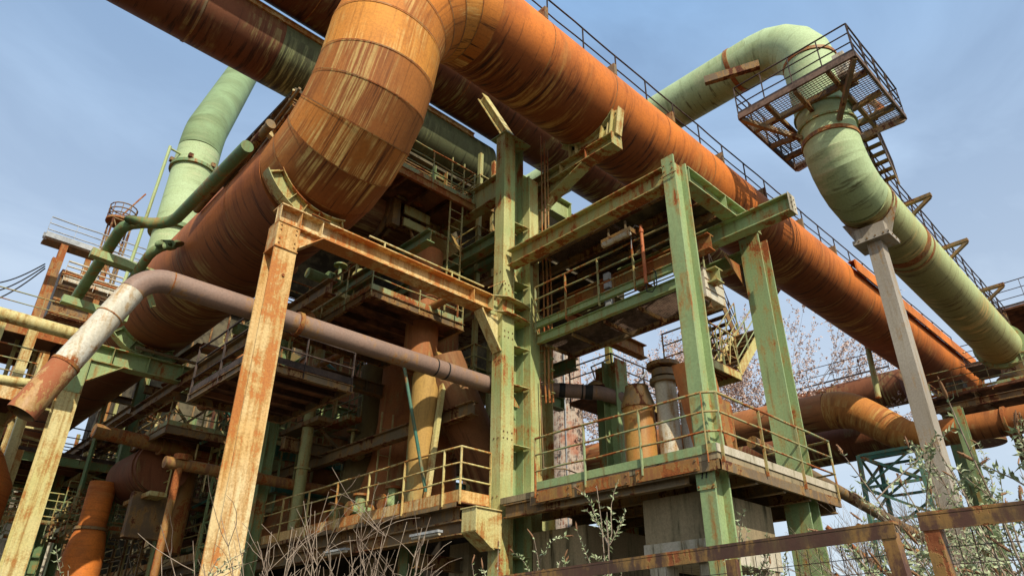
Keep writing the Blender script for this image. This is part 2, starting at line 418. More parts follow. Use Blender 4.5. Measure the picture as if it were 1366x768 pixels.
def lattice(name, label, x, y, z0, z1, w, mat, n=5, leg=.1, br=.06, w1=None, cat='lattice tower', group=None):
    t = thing(name, label, cat, (x, y, z0), group); w1 = w1 or w
    P = lambda i, k: V((x + (1 if i in (1, 2) else -1) * (w + (w1 - w) * k) / 2, y + (1 if i > 1 else -1) * (w + (w1 - w) * k) / 2, z0 + (z1 - z0) * k))
    for i in range(4): MB().bar(P(i, 0), P(i, 1), leg, leg).build('leg', mat, t)
    b = MB(); c = MB()
    for k in range(n):
        a0, a1 = k / n, (k + 1) / n
        for i in range(4):
            j = (i + 1) % 4; c.bar(P(i, a1), P(j, a1), br, br)
            if k % 2 == 0 or k % 3 == 0: b.bar(P(i, a0), P(j, a1), br, br * .6)
            if k % 2 or k % 3 == 0: b.bar(P(j, a0), P(i, a1), br * .6, br)
    b.build('diagonal_bracing', mat, t); c.build('cross_bars', mat, t); return t

def ladder(name, label, x, y, z0, z1, ax=(1, 0, 0), w=.45, mat='olive', cage=False, group=None):
    t = thing(name, label, 'ladder', (x, y, z0), group); a = V(ax)
    for s_ in (-1, 1): MB().bar(V((x, y, z0)) + a * s_ * w / 2, V((x, y, z1)) + a * s_ * w / 2, .05, .02).build('side_rail', mat, t)
    r = MB(); z = z0 + .2
    while z < z1: r.tube([V((x, y, z)) - a * w / 2, V((x, y, z)) + a * w / 2], .012, 6); z += .28
    r.build('rungs', mat, t)
    if cage:
        c = MB(); n = V((0, 0, 1)).cross(a); z = z0 + 2.2; H = []
        for i in range(7):
            an = math.pi * i / 6; H.append(a * math.cos(an) * .36 + n * math.sin(an) * .7)
        while z < z1: c.tube([V((x, y, z)) + q for q in H], .014, 6); z += .75
        for i in (1, 2, 3, 4, 5): c.tube([V((x, y, z0 + 2.2)) + H[i], V((x, y, z1)) + H[i]], .012, 6)
        c.build('safety_cage', mat, t)
    return t

# ================================================================== GROUND, SKY, CAMERA, LIGHT
g = MB(); g.v = [V(p) for p in ((-900, -900, 0), (900, -900, 0), (900, 900, 0), (-900, 900, 0))]
g.face([0, 1, 2, 3], [(0, 0), (1800, 0), (1800, 1800), (0, 1800)])
tag(g.build('ground', 'ground'), None, None, kind='structure')

F_, PI_, RO_, YA_ = 935., R(28.16), R(.43), R(46.5)
def ray(px, py):
    X, Z, Y = (px - 683) / F_, -(py - 384) / F_, 1.
    return rayv(X, Z, Y)
def rayv(X, Z, Y):
    c, s = math.cos(RO_), math.sin(RO_); x = c * X - s * Z; z2 = s * X + c * Z
    c, s = math.cos(PI_), math.sin(PI_); y = c * Y - s * z2; z = s * Y + c * z2
    return V((x * math.sin(YA_) + y * math.cos(YA_), -x * math.cos(YA_) + y * math.sin(YA_), z))
cam = bpy.data.objects.new('camera', bpy.data.cameras.new('camera')); COL.objects.link(cam); sc.camera = cam
rx, ux, fx = rayv(1, 0, 0), rayv(0, 1, 0), rayv(0, 0, 1)
cam.matrix_world = Matrix(((rx.x, ux.x, -fx.x, 0), (rx.y, ux.y, -fx.y, 0), (rx.z, ux.z, -fx.z, 1.6), (0, 0, 0, 1)))
cam.data.sensor_width = 36; cam.data.lens = F_ / 1366 * 36; cam.data.clip_end = 3000; cam.data.clip_start = .05

SUN = V((-.36, -.88, .80)).normalized()
sun = bpy.data.objects.new('sun', bpy.data.lights.new('sun', 'SUN')); COL.objects.link(sun)
sun.data.energy = 5.0; sun.data.angle = R(.5); sun.data.color = (1, .93, .80)
sun.rotation_euler = SUN.to_track_quat('Z', 'Y').to_euler()
w = bpy.data.worlds.new('World'); sc.world = w; w.use_nodes = True
wn, wl = w.node_tree.nodes, w.node_tree.links
sky = wn.new('ShaderNodeTexSky'); sky.sky_type = 'NISHITA'; sky.sun_disc = False
sky.sun_elevation = math.asin(SUN.z); sky.sun_rotation = math.atan2(SUN.x, SUN.y)
sky.air_density = 1.0; sky.dust_density = 2.2; sky.ozone_density = 1.3
# thin high cirrus laid into the sky
tc = wn.new('ShaderNodeTexCoord'); mp = wn.new('ShaderNodeMapping'); mp.inputs['Scale'].default_value = (1.2, 2.2, 4.0); mp.inputs['Rotation'].default_value = (0, 0, .6)
cn = wn.new('ShaderNodeTexNoise'); cn.inputs['Scale'].default_value = 1.6; cn.inputs['Detail'].default_value = 8; cn.inputs['Roughness'].default_value = .55; cn.inputs['Distortion'].default_value = .6
mr = wn.new('ShaderNodeMapRange'); mr.inputs['From Min'].default_value = .42; mr.inputs['From Max'].default_value = .82; mr.inputs['To Min'].default_value = .55; mr.inputs['To Max'].default_value = .95
mx = wn.new('ShaderNodeMix'); mx.data_type = 'RGBA'; 
sxz = wn.new('ShaderNodeSeparateXYZ'); wl.new(tc.outputs['Generated'], sxz.inputs[0])
el = wn.new('ShaderNodeMapRange'); el.inputs['From Min'].default_value = .28; el.inputs['From Max'].default_value = .80; wl.new(sxz.outputs[2], el.inputs['Value'])
hz = wn.new('ShaderNodeMix'); hz.data_type = 'RGBA'; hz.inputs[6].default_value = (5.3, 6.0, 6.7, 1); hz.inputs[7].default_value = (2.15, 3.75, 6.1, 1); wl.new(el.outputs[0], hz.inputs[0]); wl.new(hz.outputs[2], mx.inputs[7])
wl.new(tc.outputs['Generated'], mp.inputs['Vector']); wl.new(mp.outputs[0], cn.inputs['Vector']); wl.new(cn.outputs['Fac'], mr.inputs['Value'])
wl.new(mr.outputs[0], mx.inputs[0]); wl.new(sky.outputs[0], mx.inputs[6]); wl.new(mx.outputs[2], wn['Background'].inputs['Color'])
wn['Background'].inputs['Strength'].default_value = .15
sc.view_settings.view_transform = 'Standard'; sc.view_settings.look = 'None'; sc.view_settings.exposure = 0
#SCENE#
# ================================================================== THE BIG GAS MAIN
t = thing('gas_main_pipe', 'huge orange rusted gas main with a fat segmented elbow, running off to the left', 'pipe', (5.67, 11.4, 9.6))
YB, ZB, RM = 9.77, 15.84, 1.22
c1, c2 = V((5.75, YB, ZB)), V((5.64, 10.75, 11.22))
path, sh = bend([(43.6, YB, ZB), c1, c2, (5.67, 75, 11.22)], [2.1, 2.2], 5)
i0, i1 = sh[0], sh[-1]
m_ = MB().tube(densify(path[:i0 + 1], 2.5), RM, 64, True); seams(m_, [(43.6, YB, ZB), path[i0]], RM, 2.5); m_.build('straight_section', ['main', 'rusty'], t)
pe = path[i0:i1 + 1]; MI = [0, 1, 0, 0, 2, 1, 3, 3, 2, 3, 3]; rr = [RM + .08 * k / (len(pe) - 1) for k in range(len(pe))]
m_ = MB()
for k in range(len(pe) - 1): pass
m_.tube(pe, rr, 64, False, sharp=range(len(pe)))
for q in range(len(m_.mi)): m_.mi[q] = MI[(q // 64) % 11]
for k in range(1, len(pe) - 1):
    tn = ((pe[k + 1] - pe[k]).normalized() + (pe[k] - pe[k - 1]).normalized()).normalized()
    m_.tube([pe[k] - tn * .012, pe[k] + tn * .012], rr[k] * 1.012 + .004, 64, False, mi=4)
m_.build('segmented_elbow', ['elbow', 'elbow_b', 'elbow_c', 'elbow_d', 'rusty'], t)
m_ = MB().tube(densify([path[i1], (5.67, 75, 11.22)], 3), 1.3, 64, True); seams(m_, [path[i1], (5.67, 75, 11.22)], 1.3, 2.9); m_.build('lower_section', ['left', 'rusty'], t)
for k in range(12):   # small cleats on the crown carry the walkway
    x = 9.5 + k * 2.9
    MB().box(x, x + .12, YB - .95, YB - .55, ZB + .82, ZB + 1.23).build('cleat', 'darkst', t)

MB().box(27.5, 43.0, YB - 1.42, YB - 1.36, ZB + .1, ZB + .62).box(27.5, 43.0, YB - 1.355, YB - 1.1, ZB + .58, ZB + .6).build('side_cladding', 'main', t)
# walkway riding on top of the straight section
t = thing('pipe_top_walkway', 'long dark handrailed walkway along the top of the orange gas main', 'walkway', (26, YB, ZB + 1.24))
MB().box(4, 43.4, YB - .5, YB + .5, ZB + 1.24, ZB + 1.28).build('deck', 'deck', t)
railing(t, [(4, YB - .52, ZB + 1.2), (43.4, YB - .52, ZB + 1.2)], 'darkrail', 1.15, 1, .022, 1.5, .1)
railing(t, [(4, YB + .52, ZB + 1.2), (43.4, YB + .52, ZB + 1.2)], 'darkrail', 1.15, 1, .022, 1.5, .1)

def cradle(name, label, ax, cx, cz, rad, top, a0=-140, a1=-40, w=.34, pos=0, mat='olive'):
    """curved saddle under a horizontal pipe. ax 'x': pipe along x at y=cx ; 'y': pipe along y at x=cx"""
    t = thing(name, label, 'pipe saddle', (pos, cx, top) if ax == 'x' else (cx, pos, top))
    P = lambda a, r, o: V((pos + o, cx + math.cos(R(a)) * r, cz + math.sin(R(a)) * r)) if ax == 'x' else V((cx + math.cos(R(a)) * r, pos + o, cz + math.sin(R(a)) * r))
    n = 14; b = MB(); ds = V((0, 0, 0))
    for i in range(n):
        a, c = a0 + (a1 - a0) * i / n, a0 + (a1 - a0) * (i + 1) / n
        b.hexa([P(a, rad + .012, -w / 2), P(c, rad + .012, -w / 2), P(c, rad + .012, w / 2), P(a, rad + .012, w / 2), P(a, rad + .035, -w / 2), P(c, rad + .035, -w / 2), P(c, rad + .035, w / 2), P(a, rad + .035, w / 2)])
    b.build('band', mat, t); wb = MB()
    for i in range(n):
        a, c = a0 + (a1 - a0) * i / n, a0 + (a1 - a0) * (i + 1) / n
        q0, q1 = P(a, rad + .037, 0), P(c, rad + .037, 0)
        e0, e1 = P(a, rad + .33, 0), P(c, rad + .33, 0)
        e0.z = max(e0.z, top + .03) if e0.z < cz - rad * .6 else e0.z; e1.z = max(e1.z, top + .03) if e1.z < cz - rad * .6 else e1.z
        d = V((.012, 0, 0)) if ax == 'x' else V((0, .012, 0))
        wb.hexa([q0 - d, q1 - d, q1 + d, q0 + d, e0 - d, e1 - d, e1 + d, e0 + d])
    wb.build('web_plate', mat, t); fl = MB()
    for i in range(n):
        a, c = a0 + (a1 - a0) * i / n, a0 + (a1 - a0) * (i + 1) / n
        e = []
        for aa in (a, c):
            for o in (-w / 2, w / 2):
                p = P(aa, rad + .345, o)
                if p.z < cz - rad * .6: p.z = max(p.z, top + .045)
                e.append(p)
        u = V((0, 0, -.02)) if abs(a + 90) < 40 else (V((0, -.02, -.01)) if ax == 'x' else V((-.02, 0, -.01)))
        fl.hexa([e[0] + u, e[2] + u, e[3] + u, e[1] + u, e[0], e[2], e[3], e[1]])
    fl.build('outer_flange', mat, t)
    st = MB()
    for a in (a0 + 3, (a0 * 2 + a1) / 3, (a0 + a1) / 2, (a0 + 2 * a1) / 3, a1 - 3):
        q = P(a, rad + .04, 0); e = P(a, rad + .32, 0)
        if e.z < cz - rad * .6: e.z = max(e.z, top + .05)
        for s_ in (-1, 1):
            o = (V((1, 0, 0)) if ax == 'x' else V((0, 1, 0))) * s_ * w / 4
            st.bar(q + o, e + o, .012 if ax != 'x' else w / 2 - .03, w / 2 - .03 if ax != 'x' else .012, (1, 0, 0) if ax == 'x' else (0, 1, 0))
    st.split('stiffener_plate', mat, t)
    return t
cradle('pipe_saddle', 'curved steel saddle holding the elbow of the orange main on the orange portal girder', 'y', 5.67, 11.22, 1.3, 9.60, -150, -72, pos=11.75, w=.26)
cradle('pipe_saddle', 'curved steel saddle under the left run of the main on the green portal girder', 'y', 5.67, 11.22, 1.3, 9.61, -140, -65, pos=21.8, mat='green')

# ================================================================== PORTAL: ORANGE COLUMN + GIRDER
t = thing('portal_column', 'tall orange stained steel column at the front left, carrying the haunched girder', 'steel column', (4.8, 11.63, 0))
MB().ibeam((4.8, 11.63, 0), (4.8, 11.63, 8.62), .46, .44, .028, .02, (0, 1, 0)).build('shaft', 'orange', t)
m_ = MB().box(4.57, 5.03, 11.41, 11.435, 8.622, 9.16).box(4.57, 4.59, 11.437, 11.83, 8.622, 9.16)
m_.box(4.57, 5.035, 11.39, 11.85, 9.162, 9.18).box(4.56, 5.04, 11.38, 11.86, 8.6, 8.62).box(5.012, 5.03, 11.437, 11.83, 8.622, 9.16)
m_.build('head_block', 'orange', t)
MB().tube([(4.84, 11.405, 8.05), (4.84, 11.385, 8.05)], .03, 12).build('bolt_head', 'rusty', t)
def bolts(parent, pts, nrm, mat='rusty', r=.018):
    n = V(nrm)
    for p in pts: MB().tube([V(p) - n * .004, V(p) + n * .018], r, 6).build('bolt', mat, parent)
bolts(t, [(x, 11.41, z) for x in (4.64, 4.96) for z in (8.7, 8.8, 9.0, 9.1)], (0, -1, 0))
# girder A direction, its haunch beside the column
t = thing('portal_girder', 'long yellow and orange stained girder from the front left column to the central column', 'steel girder', (7.5, 11.6, 8.94))
m_ = MB().ibeam((4.57, 11.6, 9.38), (10.18, 11.6, 9.38), .40, .42, .028, .018, (0, 0, 1))
for x in (4.585, 5.02, 5.5): m_.box(x - .008, x + .008, 11.42, 11.588, 9.2, 9.56)
for x in (9.6,): m_.box(x - .008, x + .008, 11.42, 11.588, 9.2, 9.56)
m_.build('girder_beam', 'orange', t)
MB().poly([(5.045, 11.5, 9.165), (5.5, 11.5, 9.165), (5.045, 11.5, 8.75)], (0, .02, 0)).build('haunch_plate', 'orange', t)
MB().bar((5.04, 11.51, 8.73), (5.52, 11.51, 9.155), .3, .02).build('haunch_flange', 'orange', t)
MB().box(5.2, 5.62, 11.36, 11.62, 9.592, 9.605).build('bearing_pad', 'rusty', t)
MB().tube([(6.6, 11.44, 9.72), (9.9, 11.44, 9.72)], .022, 8).bar((7.0, 11.44, 9.6), (7.0, 11.44, 9.72), .03, .03).bar((8.9, 11.44, 9.6), (8.9, 11.44, 9.72), .03, .03).build('kick_rail', 'yel', t)

# left portal behind
t = thing('portal_column', 'leaning looking yellow green steel column at the far left under the white pipe', 'steel column', (3.83, 21.75, 0))
MB().ibeam((3.83, 21.75, 0), (3.83, 21.75, 8.05), .5, .5, .03, .02, (0, 1, 0)).build('shaft', 'yel', t)
m_ = MB().box(3.58, 4.08, 21.5, 21.52, 8.08, 9.1).box(3.57, 4.09, 21.49, 22, 8.055, 8.075).box(3.58, 3.6, 21.52, 22, 8.08, 9.1).box(4.06, 4.08, 21.47, 22, 8.08, 9.1)
m_.build('head_block', 'green', t)
t = thing('portal_girder', 'green stiffened girder under the left run of the main, behind the white pipe', 'steel girder', (7, 21.75, 8.9))
MB().ibeam((3.58, 21.72, 9.33), (14.5, 21.72, 9.33), .4, .52, .028, .018, (0, 0, 1), .95).build('girder_beam', 'green', t)
MB().poly([(4.1, 21.6, 9.06), (4.9, 21.6, 9.06), (4.1, 21.6, 8.45)], (0, .02, 0)).build('haunch_plate', 'green', t)
MB().bar((4.09, 21.61, 8.43), (4.92, 21.61, 9.05), .3, .02).build('haunch_flange', 'olive', t)
MB().tube([(5.1, 21.5, 9.75), (13.5, 21.5, 9.72)], .05, 10).build('cable_conduit', 'darkst', t)

# ================================================================== CENTRAL COLUMN
t = thing('central_column', 'tall central composite green column with triangular gusset plates and yellow lit edges', 'steel column', (11.1, 11.7, 0))
# near post (box), recessed web, right post
m_ = MB().box(10.5, 10.53, 11.4, 11.75, 0, 14.9).box(10.53, 10.9, 11.4, 11.43, 0, 14.9).box(10.87, 10.9, 11.43, 11.75, 0, 14.9)
m_.build('near_post', 'cgreen', t)
MB().box(10.903, 11.42, 11.85, 11.88, 0, 14.9).box(10.53, 10.87, 11.72, 11.75, 0, 14.9).box(11.405, 11.42, 11.6, 11.847, 0, 14.9).build('web_panel', 'green', t)
m_ = MB().box(11.424, 11.444, 11.36, 11.9, 0, 13.85).box(11.446, 11.83, 11.42, 11.44, 0, 13.85).box(11.81, 11.83, 11.443, 11.9, 0, 13.85)
m_.build('right_post', 'cgreen', t)
MB().box(10.45, 11.46, 11.33, 11.95, 14.903, 14.93).build('cap_plate', 'green', t)
gm = MB()
for z in (12.05, 10.25, 9.62, 9.15, 8.45, 7.45, 6.0, 4.6, 3.6):
    gm.poly([(10.91, 11.41, z), (11.40, 11.36, z), (11.40, 11.83, z), (10.91, 11.83, z)], (0, 0, .018))
gm.build('gusset_shelves', 'cgreen', t)
m_ = MB()
for z0, z1 in ((10.27, 11.0), (9.64, 10.2), (8.47, 9.0), (7.0, 7.45)):
    m_.poly([(10.905, 11.6, z0), (11.3, 11.6, z0), (10.905, 11.6, z1)], (0, .015, 0))
m_.build('rib_plates', 'cgreen', t)
# node where portal girder meets
m_ = MB()
for z in (9.165, 9.585): m_.poly([(10.19, 11.42, z), (10.496, 11.2, z), (10.9, 11.2, z), (11.4, 11.3, z), (11.4, 11.39, z), (10.19, 11.39, z)][:4] + [(11.4, 11.395, z), (10.19, 11.6, z)][:1] + [(10.496, 11.395, z)], (0, 0, .018))
for z in (10.05,): m_.poly([(10.0, 11.395, z - .35), (10.49, 11.3, z), (10.49, 11.395, z)], (0, 0, .02))
m_.box(10.19, 10.205, 11.4, 11.79, 9.19, 9.58).box(10.21, 10.495, 11.59, 11.605, 9.19, 9.58)
m_.build('girder_node', 'olive', t)
MB().bar((9.85, 11.55, 9.12), (10.48, 11.55, 8.2), .3, .05, (1, 0, 1)).poly([(9.9, 11.55, 9.14), (10.49, 11.55, 9.14), (10.49, 11.55, 8.3)], (0, .015, 0)).build('knee_brace', 'yel', t)
# lower bracket box
MB().box(9.75, 9.77, 11.3, 11.75, 4.0, 4.45).poly([(9.77, 11.32, 4.45), (10.495, 11.32, 4.45), (10.495, 11.32, 3.7), (10.2, 11.32, 3.7), (9.77, 11.32, 4.0)], (0, .02, 0)).box(9.72, 10.495, 11.28, 11.78, 4.453, 4.475).bar((9.76, 11.55, 3.99), (10.3, 11.55, 3.67), .45, .018).build('corner_bracket', 'yel', t)
m_ = MB()
for z in (12.9, 12.2, 8.9, 8.6, 8.3, 8.0, 7.7, 7.4): m_.tube([(11.83, 11.5, z), (11.95, 11.3, z), (11.95, 11.05, z), (11.83, 11.05, z)], .013, 6)
m_.build('climbing_rungs', 'green', t)

bolts(t, [(x, 11.40, z) for x in (10.58, 10.7, 10.84) for z in (8.6, 8.75, 9.9, 10.05, 6.1, 6.25)], (0, -1, 0), 'darkst')
bolts(t, [(10.5, y, z) for y in (11.48, 11.62) for z in (8.0, 8.6, 10.1, 10.4, 6.1, 4.8)], (-1, 0, 0), 'darkst')
# cables and conduits running down the right post
cb = MB()
for k, (x, y, r) in enumerate(((11.88, 11.3, .022), (11.93, 11.22, .03), (11.98, 11.15, .022))):
    cb.tube([(x, y, 15.6 - k * .3), (x, y + .02, 12), (x + .02 * k, y, 10), (x, y, 7.6), (x + .02, y, 7.2)], r, 8)
tag(cb.build('conduit_bundle', 'rusty'), 'bundle of thin rusty conduits hanging down beside the central column', 'conduit')
tag(MB().tube([(11.7, 11.3, 7.8), (11.72, 11.28, 6.6), (11.75, 11.28, 5.6), (12.2, 11.0, 5.6), (12.9, 10.9, 5.5), (13.0, 10.9, 5.25)], .016, 6).build('bent_conduit', 'darkst'), 'thin dark conduit bending right from the central column above the walkway rail', 'conduit')

# second smaller column left of the central one & cross members at mid height
girder('cross_girder', 'green girder running back to the left from the top of the central column', (11.0, 11.98, 13.6), (11.0, 17.5, 13.6), .35, .8, 'olive', 1.3)
girder('cross_girder', 'dark green girder leaving the central column to the left at bracket height', (11.2, 11.95, 12.1), (11.2, 20, 12.1), .3, .4, 'dgreen', 0)

# cantilever beam holding the main
t = thing('cantilever_beam', 'tapering cantilever beam with a square end under the orange main, beside the central column', 'steel beam', (12.2, 9.9, 13.6))
CX, CZ = 12.2, 14.05
m_ = MB().ibeam((CX, 8.82, CZ), (CX, 12.6, CZ), .42, .38, .03, .02)
m_.box(CX - .22, CX + .22, 8.79, 8.815, CZ - .2, CZ + .2)
for y in (9.75, 10.7): m_.box(CX - .2, CX - .015, y, y + .02, CZ - .15, CZ + .15)
m_.build('beam', 'olive', t)
MB().bar((CX, 9.9, CZ - .22), (CX, 12.4, CZ - 1.1), .40, .03).poly([(CX - .01, 9.95, CZ - .2), (CX - .01, 12.4, CZ - .2), (CX - .01, 12.4, CZ - 1.08)], (.02, 0, 0)).build('tapered_web', 'olive', t)
MB().bar((CX, 11.2, CZ - .6), (CX - .3, 12.0, 11.9), .22, .14).split('knee_strut', 'yel', t)
tag(MB().ibeam((12.2, 12.3, 4.0), (12.2, 12.3, 13.8), .3, .34, .02, .014, (1, 0, 0)).build('support_post', 'dgreen'), 'dark green post behind the conduits carrying the cantilever beam', 'steel column')
t = thing('pipe_cradle', 'slanted steel shoes and thin band gripping the underside of the orange main on the cantilever', 'pipe saddle', (CX, YB, 14.25))
def arcplate(mb, x0, x1, a0, a1, r0, r1, n=10):
    for i in range(n):
        a, c = R(a0 + (a1 - a0) * i / n), R(a0 + (a1 - a0) * (i + 1) / n)
        P = lambda an, r, x: (x, YB + math.cos(an) * r, ZB + math.sin(an) * r)
        mb.hexa([P(a, r0, x0), P(c, r0, x0), P(c, r0, x1), P(a, r0, x1), P(a, r1, x0), P(c, r1, x0), P(c, r1, x1), P(a, r1, x1)])
    return mb
arcplate(arcplate(MB(), CX - .13, CX + .13, -140, -40, RM + .012, RM + .03), CX - .01, CX + .01, -140, -40, RM + .032, RM + .15).build('cradle_band', 'olive', t)
def shoe(a, y, w_):
    e = V((CX, YB + math.cos(R(a)) * (RM + .02), ZB + math.sin(R(a)) * (RM + .02))); b = V((CX, y, CZ + .2))
    MB().bar(b, e, w_, .03, (0, 1, 1)).bar(b, e, .02, .2, (0, 1, 1), off=(0, -.118)).bar(b, e, w_, .02, (0, 1, 1), off=(0, -.23)).split('shoe', 'yel', t)
shoe(-142, 8.95, .26); shoe(-118, 9.3, .26); shoe(-60, 10.4, .26)
# ================================================================== RIGHT FRAME (GREEN)
t = thing('frame_column', 'light green column at the platform corner, marked with two dark strokes', 'steel column', (10.68, 6.28, 0))
MB().ibeam((10.68, 6.28, 0), (10.68, 6.28, 11.05), .29, .5, .045, .02, (1, 0, 0)).build('shaft', 'green', t)
MB().box(10.413, 10.425, 6.10, 6.46, 4.15, 4.62).build('bracket_plate', 'green', t)
bolts(t, [(10.413, y, z) for y in (6.14, 6.42) for z in (4.2, 4.57)] + [(10.43, y, z) for y in (6.18, 6.38) for z in (10.7, 10.85)], (-1, 0, 0))
MB().bar((10.405, 6.34, 4.33), (10.405, 6.30, 4.5), .02, .01, (1, 0, 0)).bar((10.405, 6.26, 4.33), (10.405, 6.22, 4.5), .02, .01, (1, 0, 0)).build('painted_strokes', 'black', t)
m_ = MB()
for z in (10.55,): m_.tube([(10.40, 6.16, z), (10.38, 6.16, z)], .025, 8).tube([(10.40, 6.4, z), (10.38, 6.4, z)], .025, 8).tube([(10.39, 6.08, z), (10.39, 6.48, z)], .012, 8)
m_.build('clamp_bolts', 'darkst', t)
column('frame_column', 'light green H column behind the right end of the lower right platform', 14.05, 6.4, 0, 10.6, .5, .46, 'green', 'x', 0, .04)
column('frame_column', 'green column standing between the brick chimney and the striped pipe, in front of the tree', 14.35, 11.05, 0, 8.9, .5, .46, 'green', 'y')
girder('frame_girder', 'green top beam from the central column to the corner column, rusty beneath', (10.72, 6.53, 10.76), (10.72, 11.32, 10.76), .32, .46, 'olive')
girder('frame_girder', 'green top beam along the right frame between its two light green columns', (10.98, 6.3, 10.83), (14.0, 6.3, 10.83), .34, .4, 'green', 1.4)
girder('frame_girder', 'thick green beam sticking out towards the viewer with a bolted end plate', (13.0, 4.92, 10.42), (13.0, 9.6, 10.42), .3, .44, 'green')
MB_ = MB().box(12.84, 13.16, 4.89, 4.905, 10.18, 10.66)
for z in (10.3, 10.42, 10.54):
    for x in (12.93, 13.07): MB_.tube([(x, 4.888, z), (x, 4.87, z)], .016, 8)
tag(MB_.build('end_plate', 'lconc'), 'pale bolted end plate on the beam that sticks out towards the viewer', 'steel plate')
girder('frame_girder', 'lower green beam running inwards from the right light green column', (14.05, 6.63, 10.2), (14.05, 11.3, 10.2), .3, .36, 'green')
girder('frame_girder', 'brown girder under the ceiling of the upper walkway', (12.4, 6.6, 9.95), (12.4, 11.2, 9.95), .25, .4, 'rusty')
girder('frame_girder', 'short reddish girder stub behind the upper walkway railing', (12.1, 10.7, 9.35), (15.3, 10.7, 9.35), .25, .4, 'rusty')
girder('frame_girder', 'pale green girder behind the upper walkway railing', (12.75, 6.7, 9.28), (12.75, 11.3, 9.28), .3, .34, 'olive')
MBc = MB()
tag(MB().poly([(13.2, 6.75, 10.0), (14.3, 6.75, 10.0), (14.3, 6.75, 9.0), (14.0, 6.75, 9.4)], (0, .015, 0)).build('knee_plate', 'rusty'), 'rusty knee plate at the head of the right light green column', 'steel plate')
# ceiling deck above the upper walkway
t = thing('upper_floor', 'dark chequered floor deck seen from below under the orange main, between the green frame beams', 'floor deck', (12.8, 9, 11.05))
grating(MB(), 11.0, 14.6, 8.9, 11.2, 11.3, .06).build('grating', 'grate', t)
MB().box(11.0, 14.6, 8.8, 11.2, 11.33, 11.36).box(11.0, 14.6, 6.6, 8.78, 11.22, 11.25).box(11.9, 15.6, 11.25, 14.5, 11.22, 11.25).build('deck_plate', 'shade_fill', t)
j = MB()
for x in (11.5, 12.3, 13.1, 13.9): j.ibeam((x, 6.6, 11.08), (x, 14, 11.08), .1, .22, .012, .01)
j.build('joists', 'darkst', t)

# lower right platform
PZ = 4.72
t = thing('lower_right_platform', 'concrete edged platform on the lower right with a bent green three rail handrail', 'platform', (12.4, 8, PZ))
MB().box(10.32, 14.85, 5.95, 6.09, PZ - .13, PZ - .004).box(10.32, 10.42, 6.093, 10.15, PZ - .13, PZ - .004).box(10.423, 14.85, 6.51, 11.3, PZ - .13, PZ - .004).box(10.97, 14.85, 6.093, 6.507, PZ - .13, PZ - .004).build('deck', 'conc', t)
f = MB(); 
f.bar((10.35, 5.93, PZ - .22), (10.35, 10.3, PZ - .22), .05, .17); f.bar((10.32, 5.955, PZ - .22), (14.85, 5.955, PZ - .22), .05, .17)
f.ibeam((10.5, 6.65, PZ - .29), (10.5, 11.2, PZ - .29), .16, .28); f.ibeam((14.7, 6.0, PZ - .29), (14.7, 11.2, PZ - .29), .16, .28)
for x in (11.6, 12.6, 13.6): f.ibeam((x, 6.0, PZ - .24), (x, 11.2, PZ - .24), .1, .2)
f.build('edge_frame', 'darkst', t)
MB().box(10.302, 10.318, 5.95, 10.15, PZ - .02, PZ + .13).build('toe_board', 'green', t)
MB().box(10.303, 14.85, 5.925, 5.945, PZ - .02, PZ + .12).build('toe_board', 'lconc', t)
sp = MB()
for y0, y1 in ((6.3, 7.6), (7.75, 9.0), (9.15, 10.1)): sp.box(10.285, 10.3, y0, y1, PZ - .28, PZ - .06)
sp.split('side_plate', 'rusty', t)
bolts(t, [(10.283, y, z) for y in (6.36, 7.54, 7.81, 8.94, 9.21, 10.04) for z in (PZ - .24, PZ - .11)], (-1, 0, 0), 'darkst')
railing(t, [(10.28, 10.1, PZ), (10.28, 6.1, PZ), (10.42, 5.9, PZ), (14.75, 5.9, PZ), (14.85, 7.4, PZ)], 'rail', 1.02, 2, .02, 1.25, 0, pr=.05)
# upper walkway
UZ = 9.2
t = thing('upper_walkway', 'green channel edged walkway with tall railing and mesh underside, above the lower right platform', 'walkway', (12.1, 9, UZ - .4))
f = MB()
f.ibeam((11.5, 7.0, UZ - .08), (11.5, 11.3, UZ - .08), .1, .18, .014, .01); f.ibeam((11.62, 7.0, UZ - .42), (11.62, 11.3, UZ - .42), .12, .24, .014, .01)
f.build('channel_edge', 'green', t)
grating(MB(), 11.7, 12.7, 7.0, 11.3, UZ - .5, .05, .008).build('grating', 'grate', t)
f = MB().ibeam((12.75, 7.0, UZ - .5), (12.75, 11.3, UZ - .5), .1, .26, .014, .01)
for y in (7.2, 8.2, 9.2, 10.2, 11.1): f.bar((11.7, y, UZ - .58), (12.7, y, UZ - .58), .05, .08)
f.build('bearers', 'darkst', t)
railing(t, [(11.46, 7.05, UZ - .1), (11.46, 11.2, UZ - .1)], 'rail', 1.08, 2, .02, 1.15, 0, pr=.055)
railing(t, [(12.75, 7.05, UZ - .1), (12.75, 11.2, UZ - .1)], 'rail', .95, 2, .018, 1.3, 0)
t = thing('standpipe', 'thin orange red standpipe with a cable loop clamped to the upper walkway railing', 'pipe', (11.4, 7.75, 9.0))
MB().tube([(11.4, 7.75, 8.95), (11.4, 7.75, 10.45)], .04, 12).flange((11.4, 7.75, 10.3), (0, 0, 1), .055, .08, 12).build('tube_body', simple('orange_standpipe', (.40, .10, .03), (.5, .17, .06), 9, .6), t)
MB().tube([(11.4, 7.75, 10.4), (11.38, 7.9, 10.52), (11.38, 8.02, 10.35), (11.38, 8.04, 9.95)], .01, 6).build('hose', 'grey', t)
MB().tube([(11.4, 7.75, 8.95), (11.36, 7.72, 8.72), (11.36, 7.58, 8.66), (11.36, 7.45, 8.8), (11.36, 7.45, 9.1), (11.37, 7.52, 9.2)], .012, 6).build('cable_loop', 'black', t)
